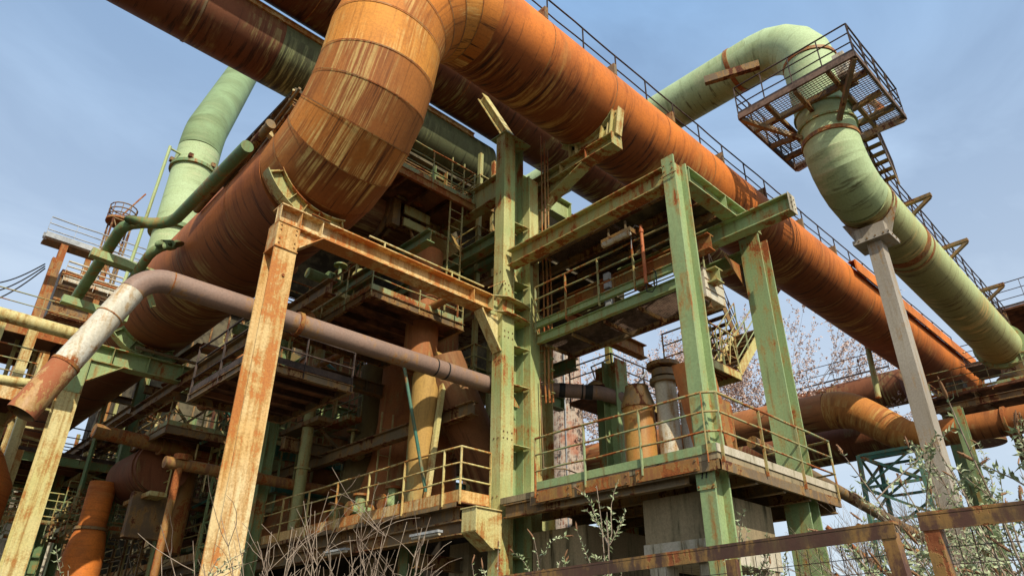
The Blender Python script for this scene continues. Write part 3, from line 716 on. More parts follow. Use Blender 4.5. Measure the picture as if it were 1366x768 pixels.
t = thing('floodlight', 'grey weathered lamp housing hanging under the green top beam', 'lamp', (11.3, 8.2, 10.3))
MB().bar((11.3, 7.9, 10.35), (11.3, 8.75, 10.35), .24, .12).build('housing', 'darkst', t)
MB().tube([(11.18, 7.92, 10.24), (11.18, 8.7, 10.24)], .07, 12).build('tube_lamp', 'white', t)
MB().bar((11.3, 8.1, 10.43), (11.3, 8.1, 10.7), .04, .04).bar((11.3, 8.6, 10.43), (11.3, 8.6, 10.7), .04, .04).split('hanger', 'darkst', t)
t = thing('junction_box_post', 'small post with stacked junction boxes behind the upper walkway railing', 'junction boxes', (11.9, 9.1, 8.8))
MB().box(11.85, 11.95, 9.05, 9.2, 8.85, 9.9).build('post', 'darkst', t)
for z in (9.0, 9.25, 9.5, 9.72): MB().box(11.76, 11.848, 9.03, 9.2, z, z + .18).build('junction_box', 'grey', t)
# left walkway
t = thing('left_walkway', 'long low walkway with orange edged deck and three rail handrail receding to the left', 'walkway', (10.1, 24, PZ))
MB().box(9.62, 11.3, 12.02, 58, PZ - .06, PZ - .01).build('deck', 'deck', t)
MB().box(9.585, 9.603, 11.7, 58, PZ - .12, PZ + .12).box(9.6, 10.45, 11.68, 11.7, PZ - .12, PZ + .12).build('toe_board', 'orange', t)
f = MB().box(9.57, 9.583, 11.75, 58, PZ - .22, PZ - .13).ibeam((9.9, 12.0, PZ - .3), (9.9, 58, PZ - .3), .2, .3).ibeam((11.1, 12.0, PZ - .3), (11.1, 58, PZ - .3), .2, .3)
for k in range(14): f.bar((9.6, 13 + k * 3.2, PZ - .15), (11.3, 13 + k * 3.2, PZ - .15), .1, .1)
f.build('bearers', 'darkst', t)
railing(t, [(10.45, 11.66, PZ), (9.6, 11.66, PZ), (9.56, 12.2, PZ), (9.56, 58, PZ)], 'yel', 1.04, 2, .02, 1.5, 0, pr=.05)
girder('walkway_support_beam', 'dark heavy beam under the end of the left walkway', (9.85, 11.75, PZ - .62), (9.85, 40, PZ - .62), .3, .3, 'darkst')
for i, (x, y, lb) in enumerate(((9.55, 12.7, 'white fluorescent tube fitting under the end of the left walkway'), (9.6, 16.4, 'dim fluorescent tube fitting further left under the left walkway'))):
    t = thing('tube_light', lb, 'lamp', (x, y, 4.0))
    MB().bar((x, y - .5, 4.05), (x, y + .5, 4.05), .14, .05).build('fitting', 'grey', t); MB().tube([(x, y - .48, 4.0), (x, y + .48, 4.0)], .035, 10).build('tube', 'white', t)
# ================================================================== THIN BROWN PIPE WITH WHITE END
t = thing('service_pipe', 'slim pinkish brown pipe crossing the picture with a flaking white open end at the left', 'pipe', (2.6, 12.05, 5))
pts, sh = bend([(1.62, 12.05, 4.75), (2.72, 12.05, 7.47), (10.6, 12.05, 7.55)], [.62], 7)
MB().tube(pts[sh[0]:], .205, 28, False).build('pipe_body', 'tpipe', t)
e0, e1 = V(pts[0]), V(pts[sh[0]]); d = (e1 - e0).normalized()
m_ = MB().tube([e0 + d * .9, e1], .207, 28, False)
m_.build('white_section', 'white', t)
m_ = MB().tube([e0, e0 + d * .9], .212, 28, False); m_.tube([e0, e0 + d * .9], .195, 28, False, mi=1); m_.build('rusty_mouth', ['rustwhite', 'darkst'], t)
MB().flange(e0 + d * .92, d, .225, .05).flange(e0 + d * 1.95, d, .216, .02).split('weld_collar', 'rusty', t)
MB().flange(pts[sh[-1]], (1, 0, 0), .21, .02).flange((5.6, 12.05, 7.5), (1, 0, 0), .24, .09).split('seam_ring', 'rusty', t)
m_ = MB()
for x in (9.0, 9.32): m_.flange((x, 12.05, 7.535), (1, 0, 0), .212, .035)
m_.split('tape_band', 'black', t)
MB().tube([(9.55, 12.05, 7.54), (11.9, 12.35, 7.65)], .17, 24).build('dark_socket', 'darkst', t)
t = thing('striped_pipe', 'brown pipe with dark bands continuing right of the central column to the ochre duct', 'pipe', (13, 12, 7.6))
def at(px, py, ax, val):
    r = ray(px, py); c = V((0, 0, 1.6)); return c + r * ((val - c[ax]) / r[ax])
pa, sh = bend([at(716, 518, 1, 12.35), at(802, 524, 0, 13.9), at(868, 544, 0, 15.1)], [.8], 4)
MB().tube(pa, .19, 24).build('pipe_body', 'tpipe', t)
m_ = MB()
for k, wd in ((.42, .16), (.75, .04), (.86, .2)): m_.flange(V(pa[0]).lerp(V(pa[1]), k), V(pa[1]) - V(pa[0]), .196, wd)
for k in (.3, .42): m_.flange(V(pa[-2]).lerp(V(pa[-1]), k), (1, 0, 0), .196, .05)
m_.split('dark_band', 'black', t)

# ================================================================== SECOND MAIN AND FLAT DUCT OVERHEAD
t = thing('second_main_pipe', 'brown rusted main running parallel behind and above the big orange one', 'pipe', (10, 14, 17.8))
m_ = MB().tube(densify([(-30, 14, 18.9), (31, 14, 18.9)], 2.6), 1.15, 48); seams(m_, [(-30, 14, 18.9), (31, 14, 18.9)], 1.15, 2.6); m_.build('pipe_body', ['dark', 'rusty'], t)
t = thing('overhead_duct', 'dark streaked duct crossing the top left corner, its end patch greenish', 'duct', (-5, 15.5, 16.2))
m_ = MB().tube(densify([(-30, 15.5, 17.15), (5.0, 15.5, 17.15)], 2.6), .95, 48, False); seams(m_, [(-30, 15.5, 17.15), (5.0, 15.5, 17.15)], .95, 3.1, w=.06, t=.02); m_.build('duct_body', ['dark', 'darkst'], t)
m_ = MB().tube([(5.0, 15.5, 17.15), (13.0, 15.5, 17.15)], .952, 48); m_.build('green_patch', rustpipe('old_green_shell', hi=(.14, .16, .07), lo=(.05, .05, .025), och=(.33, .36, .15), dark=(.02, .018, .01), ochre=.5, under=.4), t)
MB().ibeam((-20, 14.62, 17.62), (12, 14.62, 17.62), .12, .2).build('edge_beam', 'orange', t)
MB().tube([(-20, 14.8, 17.95), (12, 14.8, 17.95)], .03, 8).build('conduit', 'darkst', t)
MB().bar((-1.2, 14.9, 16.25), (-1.2, 14.7, 15.9), .05, .05).build('hook', 'darkst', t)
# bracket on central column supporting second main
t = thing('column_head_bracket', 'yellow green stiffened bracket on top of the central column under the brown main', 'steel bracket', (11.2, 12.2, 14.93))
MB().bar((11.15, 11.8, 14.93), (11.15, 13.3, 17.8), .26, .03, (0, 1, 1)).bar((11.15, 11.8, 14.93), (11.15, 13.3, 17.8), .02, .2, (0, 1, 1), off=(0, -.12)).bar((11.15, 11.8, 14.93), (11.15, 13.3, 17.8), .26, .02, (0, 1, 1), off=(0, -.23)).split('strut', 'yel', t)
column('rear_column', 'green rear column carrying the ends of the overhead beams, left behind the central column', 11.1, 15.3, 0, 16.0, .4, .5, 'dgreen')
# light panel walkways behind main on the right of central column
for i, (x0, x1, z, lb) in enumerate(((12.2, 15.2, 15.2, 'sunlit pale green plate girder just right of the central column head'), (15.6, 19.5, 14.6, 'sunlit pale green plate girder under the orange main behind the cantilever'))):
    girder('plate_girder', lb, (x0, 13.2, z), (x1, 13.2, z), .3, .75, 'gflat', 1.0)
girder('floor_beam', 'dark beam under the brown main right of the central column', (12, 12.9, 13.6), (20, 12.9, 13.6), .3, .3, 'darkst')
t = thing('filler_canopy', 'black canopy added as shade between the elbow and the central column under the brown main', 'canopy', (9.5, 17, 16))  # added plate, its black colour stands for the shade in this gap
MB().box(5.8, 13.5, 15.2, 20.5, 16.0, 16.1).box(5.8, 13.5, 20.3, 20.5, 12.5, 15.995).build('soffit_plate', 'shade_fill', t)
j = MB()
for y in (15.5, 16.6, 17.8, 19.0): j.ibeam((5.8, y, 15.86), (13.5, y, 15.86), .14, .26)
for k in range(3): j.tube([(5.8, 15.25 + k * .12, 15.7), (13.4, 15.25 + k * .12, 15.7)], .03, 8)
j.build('ribs', 'darkst', t)
t = thing('filler_gantry', 'dark gantry floor added as shade behind the cantilever beam under the brown main', 'platform', (15, 14, 13))  # added dark mass, closes a bright gap with shade colour
MB().box(12.8, 18.5, 13.6, 17.5, 12.9, 12.96).box(12.8, 18.5, 17.3, 17.48, 10.5, 12.89).box(11.6, 21, 15.4, 15.5, 13.0, 17.6).build('floor_plate', 'shade_fill', t)
j = MB()
for y in (13.8, 15, 16.2): j.ibeam((12.8, y, 12.75), (18.5, y, 12.75), .14, .26)
j.build('joists', 'darkst', t)
t = thing('metal_cabinet', 'grey blue sheet metal cabinet tucked under the orange main', 'cabinet', (16.2, 12.6, 14.4))
MB().box(15.5, 16.6, 12.2, 13.0, 13.3, 14.6).build('casing', 'grey', t); MB().box(15.6, 16.5, 12.185, 12.198, 13.4, 14.5).build('door', 'grey', t)
railing(t, [(15.2, 11.9, 13.2), (17.2, 11.9, 13.2)], 'darkrail', 1.1, 2, toe=0)

# ================================================================== PALE GREEN PIPES
t = thing('green_downcomer_pipe', 'pale green pipe that arches over, drops through the square platform and slants right', 'pipe', (19.5, 5.75, 14))
GA, GB = 19.5, 5.75
path, sh = bend([(GA, 60, 21.4), (GA, GB, 21.4), (GA, GB, 15.0), (35.0, GB, 14.0)], [1.75, 1.55], 5)
k0 = sh[6]
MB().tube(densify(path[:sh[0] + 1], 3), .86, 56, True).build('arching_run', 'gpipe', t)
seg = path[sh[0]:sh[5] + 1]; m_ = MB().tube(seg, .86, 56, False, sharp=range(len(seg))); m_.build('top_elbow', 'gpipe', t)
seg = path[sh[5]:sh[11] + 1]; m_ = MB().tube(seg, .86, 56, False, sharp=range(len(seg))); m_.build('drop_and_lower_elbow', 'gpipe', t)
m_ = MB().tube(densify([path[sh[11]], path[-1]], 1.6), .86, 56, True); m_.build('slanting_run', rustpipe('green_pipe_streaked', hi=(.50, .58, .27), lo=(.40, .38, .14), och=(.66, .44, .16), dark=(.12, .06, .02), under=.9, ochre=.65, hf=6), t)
dd = (V(path[-1]) - V(path[sh[11]])).normalized()
MB().flange((GA, GB, 19.75), (0, 0, 1), .895, .12).flange((GA, 8.3, 21.4), (0, 1, 0), .885, .16).flange((GA, GB, 16.35), (0, 0, 1), .89, .14).split('rusty_band', 'rusty', t)
MB().flange(V(path[sh[11]]) + dd * 3.4, dd, .885, .3).flange(V(path[sh[11]]) + dd * 3.9, dd, .88, .12).flange(V(path[sh[11]]) + dd * .6, dd, .88, .12).split('rusty_band', 'rusty', t)
MB().flange((GA, GB, 16.9), (0, 0, 1), .93, .07).flange((GA, GB, 17.5), (0, 0, 1), .92, .06).split('green_collar', 'green', t)
MB().flange(path[-1], dd, 1.02, .25).build('end_flange', 'green', t)
MB().bar((18.2, 9.0, 20.45), (18.9, 7.2, 20.45), .2, .3).build('side_bracket', 'darkst', t)
# square platform round the pipe
PG = 17.55
t = thing('square_pipe_platform', 'square mesh platform with dark braces and railing around the upright green pipe', 'platform', (19.5, 5.8, PG))
X0, X1, Y0, Y1 = 17.5, 21.42, 3.9, 7.68
gm = MB()
grating(gm, X0, 18.5, Y0, Y1, PG, .10, .012); grating(gm, 20.5, X1, Y0, Y1, PG, .10, .012); grating(gm, 18.52, 20.48, Y0, 4.75, PG, .10, .012); grating(gm, 18.52, 20.48, 6.75, Y1, PG, .10, .012)
gm.build('mesh_deck', 'grate', t)
f = MB()
for a, b in (((X0, Y0), (X1, Y0)), ((X1, Y0), (X1, Y1)), ((X1, Y1), (X0, Y1)), ((X0, Y1), (X0, Y0))):
    f.bar((a[0], a[1], PG - .1), (b[0], b[1], PG - .1), .08, .2)
f.build('edge_beams', 'grate', t)
f = MB()
for x in (18.45, 20.55): f.bar((x, Y0 + .05, PG - .14), (x, Y1 - .05, PG - .14), .12, .18)
for y in (4.75, 6.75): f.bar((X0 + .05, y, PG - .15), (X1 - .05, y, PG - .15), .12, .14)
f.build('cross_beams', 'darkst', t)
for cx, cy in ((X0, Y0), (X1, Y0), (X1, Y1), (X0, Y1), (X0, 5.8), (X1, 5.8), (19.5, Y0), (19.5, Y1)):
    v = V((GA - cx, GB - cy, 0)); e = V((GA, GB, 0)) - v.normalized() * .89
    MB().bar((cx + v.x * .03, cy + v.y * .03, PG - .2), (e.x, e.y, PG - 1.0 if abs(v.x) > .5 and abs(v.y) > .5 else PG - .35), .13, .15).build('brace', 'darkst', t)
railing(t, [(X0, Y0, PG), (X1, Y0, PG), (X1, Y1, PG), (X0, Y1, PG), (X0, Y0, PG)], 'darkrail', 1.15, 2, .022, 1.0, .1, pr=.055)
t = thing('valve_on_platform', 'small rusty valve and white cover beside the green pipe on the square platform', 'valve', (18.6, 4.7, PG))
MB().box(18.2, 19.0, 4.35, 4.7, PG + .05, PG + .9).build('white_cover', 'white', t); MB().tube([(20.7, 4.6, PG - .1), (20.9, 4.4, PG + .3), (20.7, 4.6, PG + .7)], .12, 12).build('valve_body', 'rusty', t)
# beige column supporting it
t = thing('beige_column', 'slender beige grey column with a head plate supporting the green slanting pipe', 'column', (21.1, 5.55, 0))
MB().bar((21.35, 5.75, 0), (21.35, 5.75, 13.35), .5, .62, (1, 0, 0), w1=.42, h1=.5).build('shaft', 'beige', t)
MB().box(20.9, 21.8, 5.2, 6.3, 13.352, 13.5).poly([(21.3, 5.25, 13.5), (21.3, 6.25, 13.5), (21.3, 6.6, 14.4), (21.3, 4.9, 14.4)], (.04, 0, 0)).box(21.0, 21.7, 5.3, 6.2, 13.502, 13.9).build('head_plate', 'beige', t)
MB().flange((21.3, GB, 14.9), (1, 0, -.06), .885, .1, 48).build('pipe_strap', 'darkst', t)
bolts(t, [(20.9 + .3 * k, 5.2, 13.43) for k in range(4)], (0, -1, 0), 'darkst', .03)
bolts(t, [(20.9, 5.35 + .25 * k, 13.43) for k in range(4)], (-1, 0, 0), 'darkst', .03)
# walkway on far side of the slanting pipe
t = thing('slanting_pipe_walkway', 'dark stepped walkway with railing along the back of the slanting green pipe', 'walkway', (28, 4.3, 15))
gz = lambda x: 15.0 - (x - 19.5) * .0614 + 1.0
z0, z1 = gz(21.6), gz(36)
MB().bar((21.6, 5.6, z0), (36, 5.6, z1), .7, .04).build('deck', 'grate', t)
railing(t, [(21.6, 5.25, z0), (36, 5.25, z1)], 'darkrail', 1.1, 2, .02, 1.1, .1)
for x in (23.6, 27.2, 31.4):
    zz = gz(x)
    MB().bar((x, 4.3, zz - .08), (x, 5.6, zz - .08), .16, .12).bar((x, 4.35, zz - .15), (x, 5.1, zz - .62), .12, .1).build('outrigger', 'darkst', t)
stair('caged_stair', 'narrow dark steps down from the square platform along the green pipe', (22.6, 5.4, 15.9), (21.2, 5.3, 17.5), .5, (0, -1, 0), 'darkst', 'darkrail')

# upright green pipe upper left
t = thing('upright_green_pipe', 'sunlit pale green pipe with dark flange at the upper left, bending behind the duct', 'pipe', (7.4, 30, 0))
path, sh = bend([(7.43, 30, 13.5), (7.5, 30, 24.4), tuple(V((7.5, 30, 24.4)).lerp(at(318, 108, 1, 36.5), 1.5))], [3.6], 5)
MB().tube(densify(path[:sh[0] + 1], 3), .96, 56, True).build('upright', 'gpipe', t)
MB().tube(path[sh[0]:], .96, 56, True, sharp=range(7)).build('upper_bend', 'gmoss', t)
MB().flange((7.48, 30, 22.1), (0, 0, 1), 1.08, .16).build('dark_flange', 'dgreen', t)
m_ = MB()
for a in range(0, 360, 60): m_.box(7.48 + 1.05 * math.cos(R(a)) - .1, 7.48 + 1.05 * math.cos(R(a)) + .1, 30 + 1.05 * math.sin(R(a)) - .1, 30 + 1.05 * math.sin(R(a)) + .1, 22.2, 22.4)
m_.split('lug', 'darkst', t)
MB().flange((7.42, 30, 18.6), (0, 0, 1), 1.12, .2).build('lower_flange', 'dgreen', t)
tag(MB().tube([(5.9, 29.5, 15), (6.1, 29.5, 22.6)], .07, 10).tube([(6.1, 29.5, 22.5), (6.7, 29.6, 22.5)], .05, 8).build('vent_tube', 'gflat'), 'thin pale vent tube beside the upright green pipe', 'tube')

# ================================================================== LOWER RIGHT RUST PIPES
t = thing('orange_swan_neck_pipe', 'orange swan neck pipe crossing behind the beige column at the lower right', 'pipe', (34, 11, 10))
path, sh = bend([(34, 40, 13.3), (34, 12.3, 12.55), (34, 10.0, 10.55), (34, -6, 10.3)], [2.6, 2.0], 5)
MB().tube(densify(path[:sh[0] + 1], 3), .9, 48).build('left_run', 'vessel', t)
MB().tube(path[sh[0]:sh[-1] + 1], [.9, .9, .88, .85, .82, .8, .76, .72, .68, .64, .6, .57], 48, False).build('bend_section', 'swan', t)
MB().tube(densify([path[sh[-1]], path[-1]], 3), .56, 48).build('right_run', 'vessel_o', t)
MB().flange((34, 6.2, 10.46), (0, 1, 0), .66, .12).flange((34, 5.0, 10.44), (0, 1, 0), .64, .1).split('flange_ring', 'rusty', t)
t = thing('lower_brown_duct', 'dark brown duct passing under the orange swan neck pipe', 'duct', (36, 12, 9))
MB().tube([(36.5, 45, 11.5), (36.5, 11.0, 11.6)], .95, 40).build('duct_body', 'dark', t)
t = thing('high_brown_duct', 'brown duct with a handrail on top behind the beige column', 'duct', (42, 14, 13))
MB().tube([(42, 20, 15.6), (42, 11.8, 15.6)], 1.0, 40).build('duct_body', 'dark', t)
railing(t, [(41.2, 18.5, 16.6), (41.2, 12.2, 16.6)], 'darkrail', 1.1, 1, step=1.6, toe=.1)
lattice('lattice_trestle', 'teal green lattice trestle standing under the orange swan neck pipe', 34, 10.7, 0, 9.9, 3.0, 'teal', 7, .17, .11, w1=2.4)
lattice('lattice_trestle', 'smaller teal lattice trestle at the right behind the bushes', 34.5, 3.0, 0, 9.3, 1.9, 'teal', 7, .16, .09)
girder('trestle_cap_beam', 'teal cap beam across the lattice trestle', (34, 9.4, 10.1), (34, 12.2, 10.1), .3, .3, 'teal')
tag(MB().tube([(17.5, 9.0, 6.9), (24.0, 8.6, 5.9), (33.0, 8.0, 4.5)], .17, 20).build('sloping_pipe', 'darkst'), 'dark grey pipe sloping down to the right in front of the teal trestle', 'pipe')
column('rear_green_column', 'dark green column just behind the beige column under the end of the orange main', 42.6, 10.2, 0, 14.4, .7, .8, 'dgreen')
column('rear_green_column', 'greenish column behind the bushes right of the beige column', 23.4, 5.4, 0, 8.4, .25, .25, 'dgreen')
tag(MB().tube([at(1172, 530, 0, 34), at(1156, 456, 0, 34)], .13, 12).build('prop_post', 'olive'), 'thin olive prop under the orange main in the open sky', 'post')

# end structure on the right
t = thing('end_platform', 'dark cluttered platform with railings where the slanting green pipe ends at the right edge', 'platform', (37, 5, 12.4))
MB().box(34.8, 40.5, 1.0, 9.2, 12.25, 12.35).build('deck', 'deck', t)
f = MB()
for y in (1.2, 3.2, 5.2, 7.2, 9.0): f.ibeam((34.8, y, 12.1), (40.5, y, 12.1), .2, .28)
for x in (34.9, 40.3): f.ibeam((x, 1.0, 11.8), (x, 9.2, 11.8), .2, .3)
f.build('frame', 'darkst', t)
railing(t, [(40, 9.2, 12.35), (34.8, 9.2, 12.35), (34.8, 1, 12.35)], 'rail', 1.1, 2, toe=.12)
t = thing('end_upper_platform', 'upper railed platform above the end of the slanting green pipe', 'platform', (39, 2.6, 15.9))
MB().box(35.8, 42, -1.5, 5.8, 15.85, 15.95).build('deck', 'deck', t); f = MB()
for y in (-1.3, 1.5, 4.4): f.ibeam((35.8, y, 15.7), (42, y, 15.7), .2, .26)
f.build('frame', 'conc', t)
railing(t, [(42, 5.8, 15.95), (35.8, 5.8, 15.95), (35.8, -1.5, 15.95)], 'darkrail', 1.2, 2, toe=.1)
for k, (x, y, z0, z1) in enumerate(((36, 5.4, 12.4, 15.8), (36, 1.6, 12.4, 15.8), (40, 3.5, 0, 15.8), (39.5, 7, 0, 12), (36, 2.2, 0, 11.9))):
    column('end_platform_post', ['dark post between the two platforms at the end of the green pipe', 'dark post at the right edge between the end platforms', 'tall dark column behind the end platforms', 'dark column under the far side of the end platform', 'dark column under the near side of the end platform'][k], x, y, z0, z1, .35, .35, 'darkst')
t = thing('pump_unit', 'rusty pump unit with flanges on the end platform', 'machine', (37.5, 6, 12.4))
MB().lathe((38, 6.2, 12.36), [(.5, 0), (.5, .9), (.62, .95), (.62, 1.1), (.35, 1.3), (.25, 2.0)]).build('drum', 'darkst', t); MB().tube([(38.0, 6.2, 14.3), (38.0, 5.2, 14.7), (38.0, 3.6, 14.7)], .16, 16).build('outlet', 'darkst', t)
MB().box(37, 37.8, 8, 8.7, 12.37, 13.6).build('cabinet', 'shade_fill', t)
t = thing('main_end_elbow', 'bolted flange end of the orange main turning down with rusty rings at the right', 'pipe end', (43.8, 9.8, 13))
pp, sh = bend([(43.65, YB, ZB), (45.8, YB, ZB), (45.8, YB, 12.6)], [1.6], 5)
MB().tube(pp, 1.12, 40).build('elbow', 'dark', t)
m_ = MB().flange((43.75, YB, ZB), (1, 0, 0), 1.35, .15).flange((44.05, YB, ZB), (1, 0, 0), 1.35, .12).flange((45.8, YB, 13.6), (0, 0, 1), 1.4, .2).split('flange_ring', 'rusty', t)
t = thing('linking_walkway', 'dark railed walkway linking the orange main to the end platform', 'walkway', (44, 7.5, 15.6))
MB().box(40.6, 43.2, 6.6, 8.4, 15.3, 15.4).build('deck', 'grate', t)
railing(t, [(43.2, 8.4, 15.4), (40.6, 8.4, 15.4), (40.6, 6.6, 15.4)], 'darkrail', 1.1, 2, toe=.1)
railing(t, [(40.6, 6.6, 15.4), (43.2, 6.6, 15.4)], 'darkrail', 1.1, 2, toe=.1)
# ================================================================== INTERIOR MACHINERY
def at(px, py, ax, val):
    r = ray(px, py); c = V((0, 0, 1.6)); return c + r * ((val - c[ax]) / r[ax])
t = thing('gooseneck_pipe', 'rusty gooseneck pipe with streaked elbow turning down behind the orange girder', 'pipe', (9, 15.5, 13))
pp, sh = bend([(7.0, 15.5, 13.25), (11.7, 15.5, 13.5), (12.0, 15.5, 4.72)], [1.25], 6)
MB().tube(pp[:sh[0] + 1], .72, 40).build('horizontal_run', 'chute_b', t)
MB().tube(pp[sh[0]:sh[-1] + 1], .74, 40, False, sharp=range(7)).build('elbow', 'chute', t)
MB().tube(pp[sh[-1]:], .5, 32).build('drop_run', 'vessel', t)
MB().flange((9.0, 15.5, 13.4), (1, 0, 0), .93, .1).flange((9.22, 15.5, 13.4), (1, 0, 0), .93, .1).flange((8.2, 15.5, 13.36), (1, 0, 0), .85, .1).split('flange', 'darkst', t)
t = thing('valve_actuator', 'dark rusty valve gear with levers and rods mounted on the gooseneck pipe', 'valve', (9.3, 14.6, 13))
m_ = MB().box(9.35, 9.95, 14.5, 14.75, 12.7, 13.0).box(9.0, 9.25, 14.45, 14.75, 12.6, 14.2).box(8.9, 9.9, 14.4, 14.7, 14.0, 14.15)
m_.split('bracket', 'darkst', t)
MB().box(9.3, 10.2, 14.3, 14.36, 13.0, 13.3).box(9.3, 10.2, 14.3, 14.36, 12.6, 12.85).build('side_plate', 'olive', t)
MB().tube([(10.1, 14.3, 14.0), (11.0, 14.3, 14.05)], .07, 10).tube([(10.1, 14.3, 12.8), (11.0, 14.3, 12.8)], .07, 10).tube([(10.95, 14.3, 12.75), (10.95, 14.3, 14.1)], .04, 8).build('lever_rod', 'rail', t)
MB().flange((9.7, 14.25, 13.7), (0, 1, 0), .28, .1, 20).build('handwheel', 'rusty', t)
tt = random.Random(3)
m_ = MB()
for k in range(14):
    a = V((9.0 + tt.random() * 1.2, 14.3 + tt.random() * .5, 12.4 + tt.random() * 1.8)); b = a + V(((tt.random() - .5) * .9, (tt.random() - .5) * .3, (tt.random() - .5) * .9)); m_.tube([a, b], .02 + tt.random() * .04, 8)
m_.split('linkage', 'darkst', t)

platform('middle_platform', 'square deck with dark rusty underside and handrails hanging below the orange girder', 7.95, 10.95, 13.4, 17.2, 9.72, [[(7.98, 17.1), (7.98, 13.44), (10.9, 13.44)]], 'darkst', 'deck', 'rail', .2, .9)
platform('high_platform', 'rust brown underside of a railed platform high between the elbow and the central column', 6.2, 10.95, 13.1, 17.0, 13.5, [[(6.3, 13.15), (10.9, 13.15), (10.9, 16)]], 'rusty', 'deck', 'rail', .24, .9)
platform('small_hanging_platform', 'small dark railed platform with worn underside below the green portal girder', 6.75, 9.8, 22.4, 25.6, 8.0, [[(6.78, 25.5), (6.78, 22.45), (9.7, 22.45)]], 'darkst', 'deck', 'rail', .24, .9, h=1.15)
platform('mid_left_landing', 'landing with thin rails passing behind the orange column above the slim brown pipe', 5.1, 7.45, 12.8, 16.0, 6.9, [[(5.12, 15.9), (5.12, 12.83), (7.4, 12.83)]], 'darkst', 'deck', 'darkrail', .16, .7)
platform('far_left_deck', 'long dark deck with boards and scrap above the sunlit yard at the lower left', 3.5, 9.2, 30, 36, 8.2, [[(3.5, 30.05), (9.2, 30.05)]], 'dgreen', 'deck', 'darkrail', .3, 1.2)
# stair tower of light posts
t = thing('stair_tower', 'light green stair tower of thin posts and rails between the elbow and the central column', 'tower', (12.6, 15.4, 4.8))
for x, y in ((12.0, 14.2), (13.2, 14.2), (12.0, 16.6), (13.2, 16.6), (12.6, 14.2)): MB().bar((x, y, 4.7), (x, y, 16.6), .13, .13).build('post', 'olive', t)
for z in (6.6, 8.6, 10.6, 12.6, 14.6):
    o = MB().box(11.9, 13.3, 14.1, 16.7, z - .12, z).build('landing', 'darkst', t)
    railing(t, [(11.9, 16.6, z), (11.9, 14.1, z), (13.3, 14.1, z)], 'olive', 1.05, 2, toe=.12)
m_ = MB()
for k, z in enumerate((6.6, 8.6, 10.6, 12.6)):
    y0, y1 = (14.4, 16.4) if k % 2 else (16.4, 14.4)
    m_.bar((12.6, y0, z), (12.6, y1, z + 2), .7, .06)
m_.build('flight', 'darkst', t)
ladder('caged_ladder', 'thin ladder rising left of the central column', 10.3, 13.2, 9.7, 14.8, (1, 0, 0), mat='olive')

# vessels
def vessel(name, label, x, y, prof, mat, bands=(), cat='vessel', pipe=None, ribs=0):
    t = thing(name, label, cat, (x, y, prof[0][1])); MB().lathe((x, y, 0), prof, 44).build('shell', mat, t)
    for z, r in bands: MB().flange((x, y, z), (0, 0, 1), r, .1, 40).build('hoop', 'darkst', t)
    if ribs:
        m_ = MB()
        for k in range(ribs):
            a = 6.283 * k / ribs + .3; z0, z1 = prof[0][1], prof[-1][1]; r = max(p[0] for p in prof[:2])
            m_.poly([(x + math.cos(a) * prof[-1][0], y + math.sin(a) * prof[-1][0], z1), (x + math.cos(a) * (r + .05), y + math.sin(a) * (r + .05), z0), (x + math.cos(a) * .5, y + math.sin(a) * .5, z0)], (.03, .03, 0))
        m_.build('rib', 'olive', t)
    return t
fl = lambda r0, z0, r1, z1: [(r0 + (r1 - r0) * (1 - k / 8) ** 2.2, z0 + (z1 - z0) * k / 8) for k in range(9)]
vessel('flared_vessel', 'rust brown vessel with flared skirt and pale shoulder left of the Y shaped duct', 12.6, 23.4, [(2.2, 4.7)] + [(1.25 + .95 * (1 - k / 8) ** 2, 4.7 + 3.0 * k / 8) for k in range(9)][1:] + [(1.25, 12.4), (1.0, 13.2)], 'vessel', [(11.8, 1.31), (8.7, 1.3)], ribs=5)
vessel('flared_vessel', 'dark rusty flared vessel seen just right of the orange column', 12.6, 31, [(2.4, 4.2)] + [(1.4 + 1.0 * (1 - k / 8) ** 2, 4.2 + 3 * k / 8) for k in range(9)][1:] + [(1.4, 13.5)], 'dark', [(10.0, 1.46)])
vessel('flared_vessel', 'dark vessel left of the orange column under the small hanging platform', 12.4, 40.0, [(2.2, 4.3)] + [(1.4 + .8 * (1 - k / 8) ** 2, 4.3 + 3 * k / 8) for k in range(9)][1:] + [(1.4, 10.5)], 'dark', [(7.0, 1.45)])
vessel('orange_vessel', 'sunlit orange vessel with domed foot at the lower left behind the railing', 6.6, 27, [(.6, 2.0), (.6, 4.6), (.5, 5.2), (.42, 5.4), (.42, 6.9)], 'main', [(5.4, .5)])
vessel('orange_vessel', 'second sunlit orange vessel above the dark deck at the lower left', 8.6, 25.4, [(.42, 4.7), (.42, 8.6)], 'ochre', [(7.4, .46)])
vessel('olive_vessel', 'olive streaked vessel body in the shade behind the slim brown pipe', 12.0, 27.4, [(1.3, 4.7), (1.35, 13)], 'oliveshell', [(9.6, 1.42)])
t = thing('dark_drum', 'dark round ended drum lying under the green portal girder', 'drum', (6.6, 23, 6.8))
MB().tube([(7.6, 24.5, 7.2), (7.6, 27.5, 7.2)], .85, 44).flange((7.6, 24.8, 7.2), (0, 1, 0), .9, .12, 44).build('shell', 'dark', t)
MB().box(7.0, 8.2, 24.8, 25.1, 5.0, 6.38).build('foot', 'darkst', t)
vessel('olive_streaked_vessel', 'olive streaked vessel with rounded shoulder standing behind the walkway railing', 12.2, 19.6, [(.8, 4.7), (.78, 6.2), (.72, 7.3), (.5, 8.0), (.5, 10.5)], 'oliveshell', [(7.35, .78)])
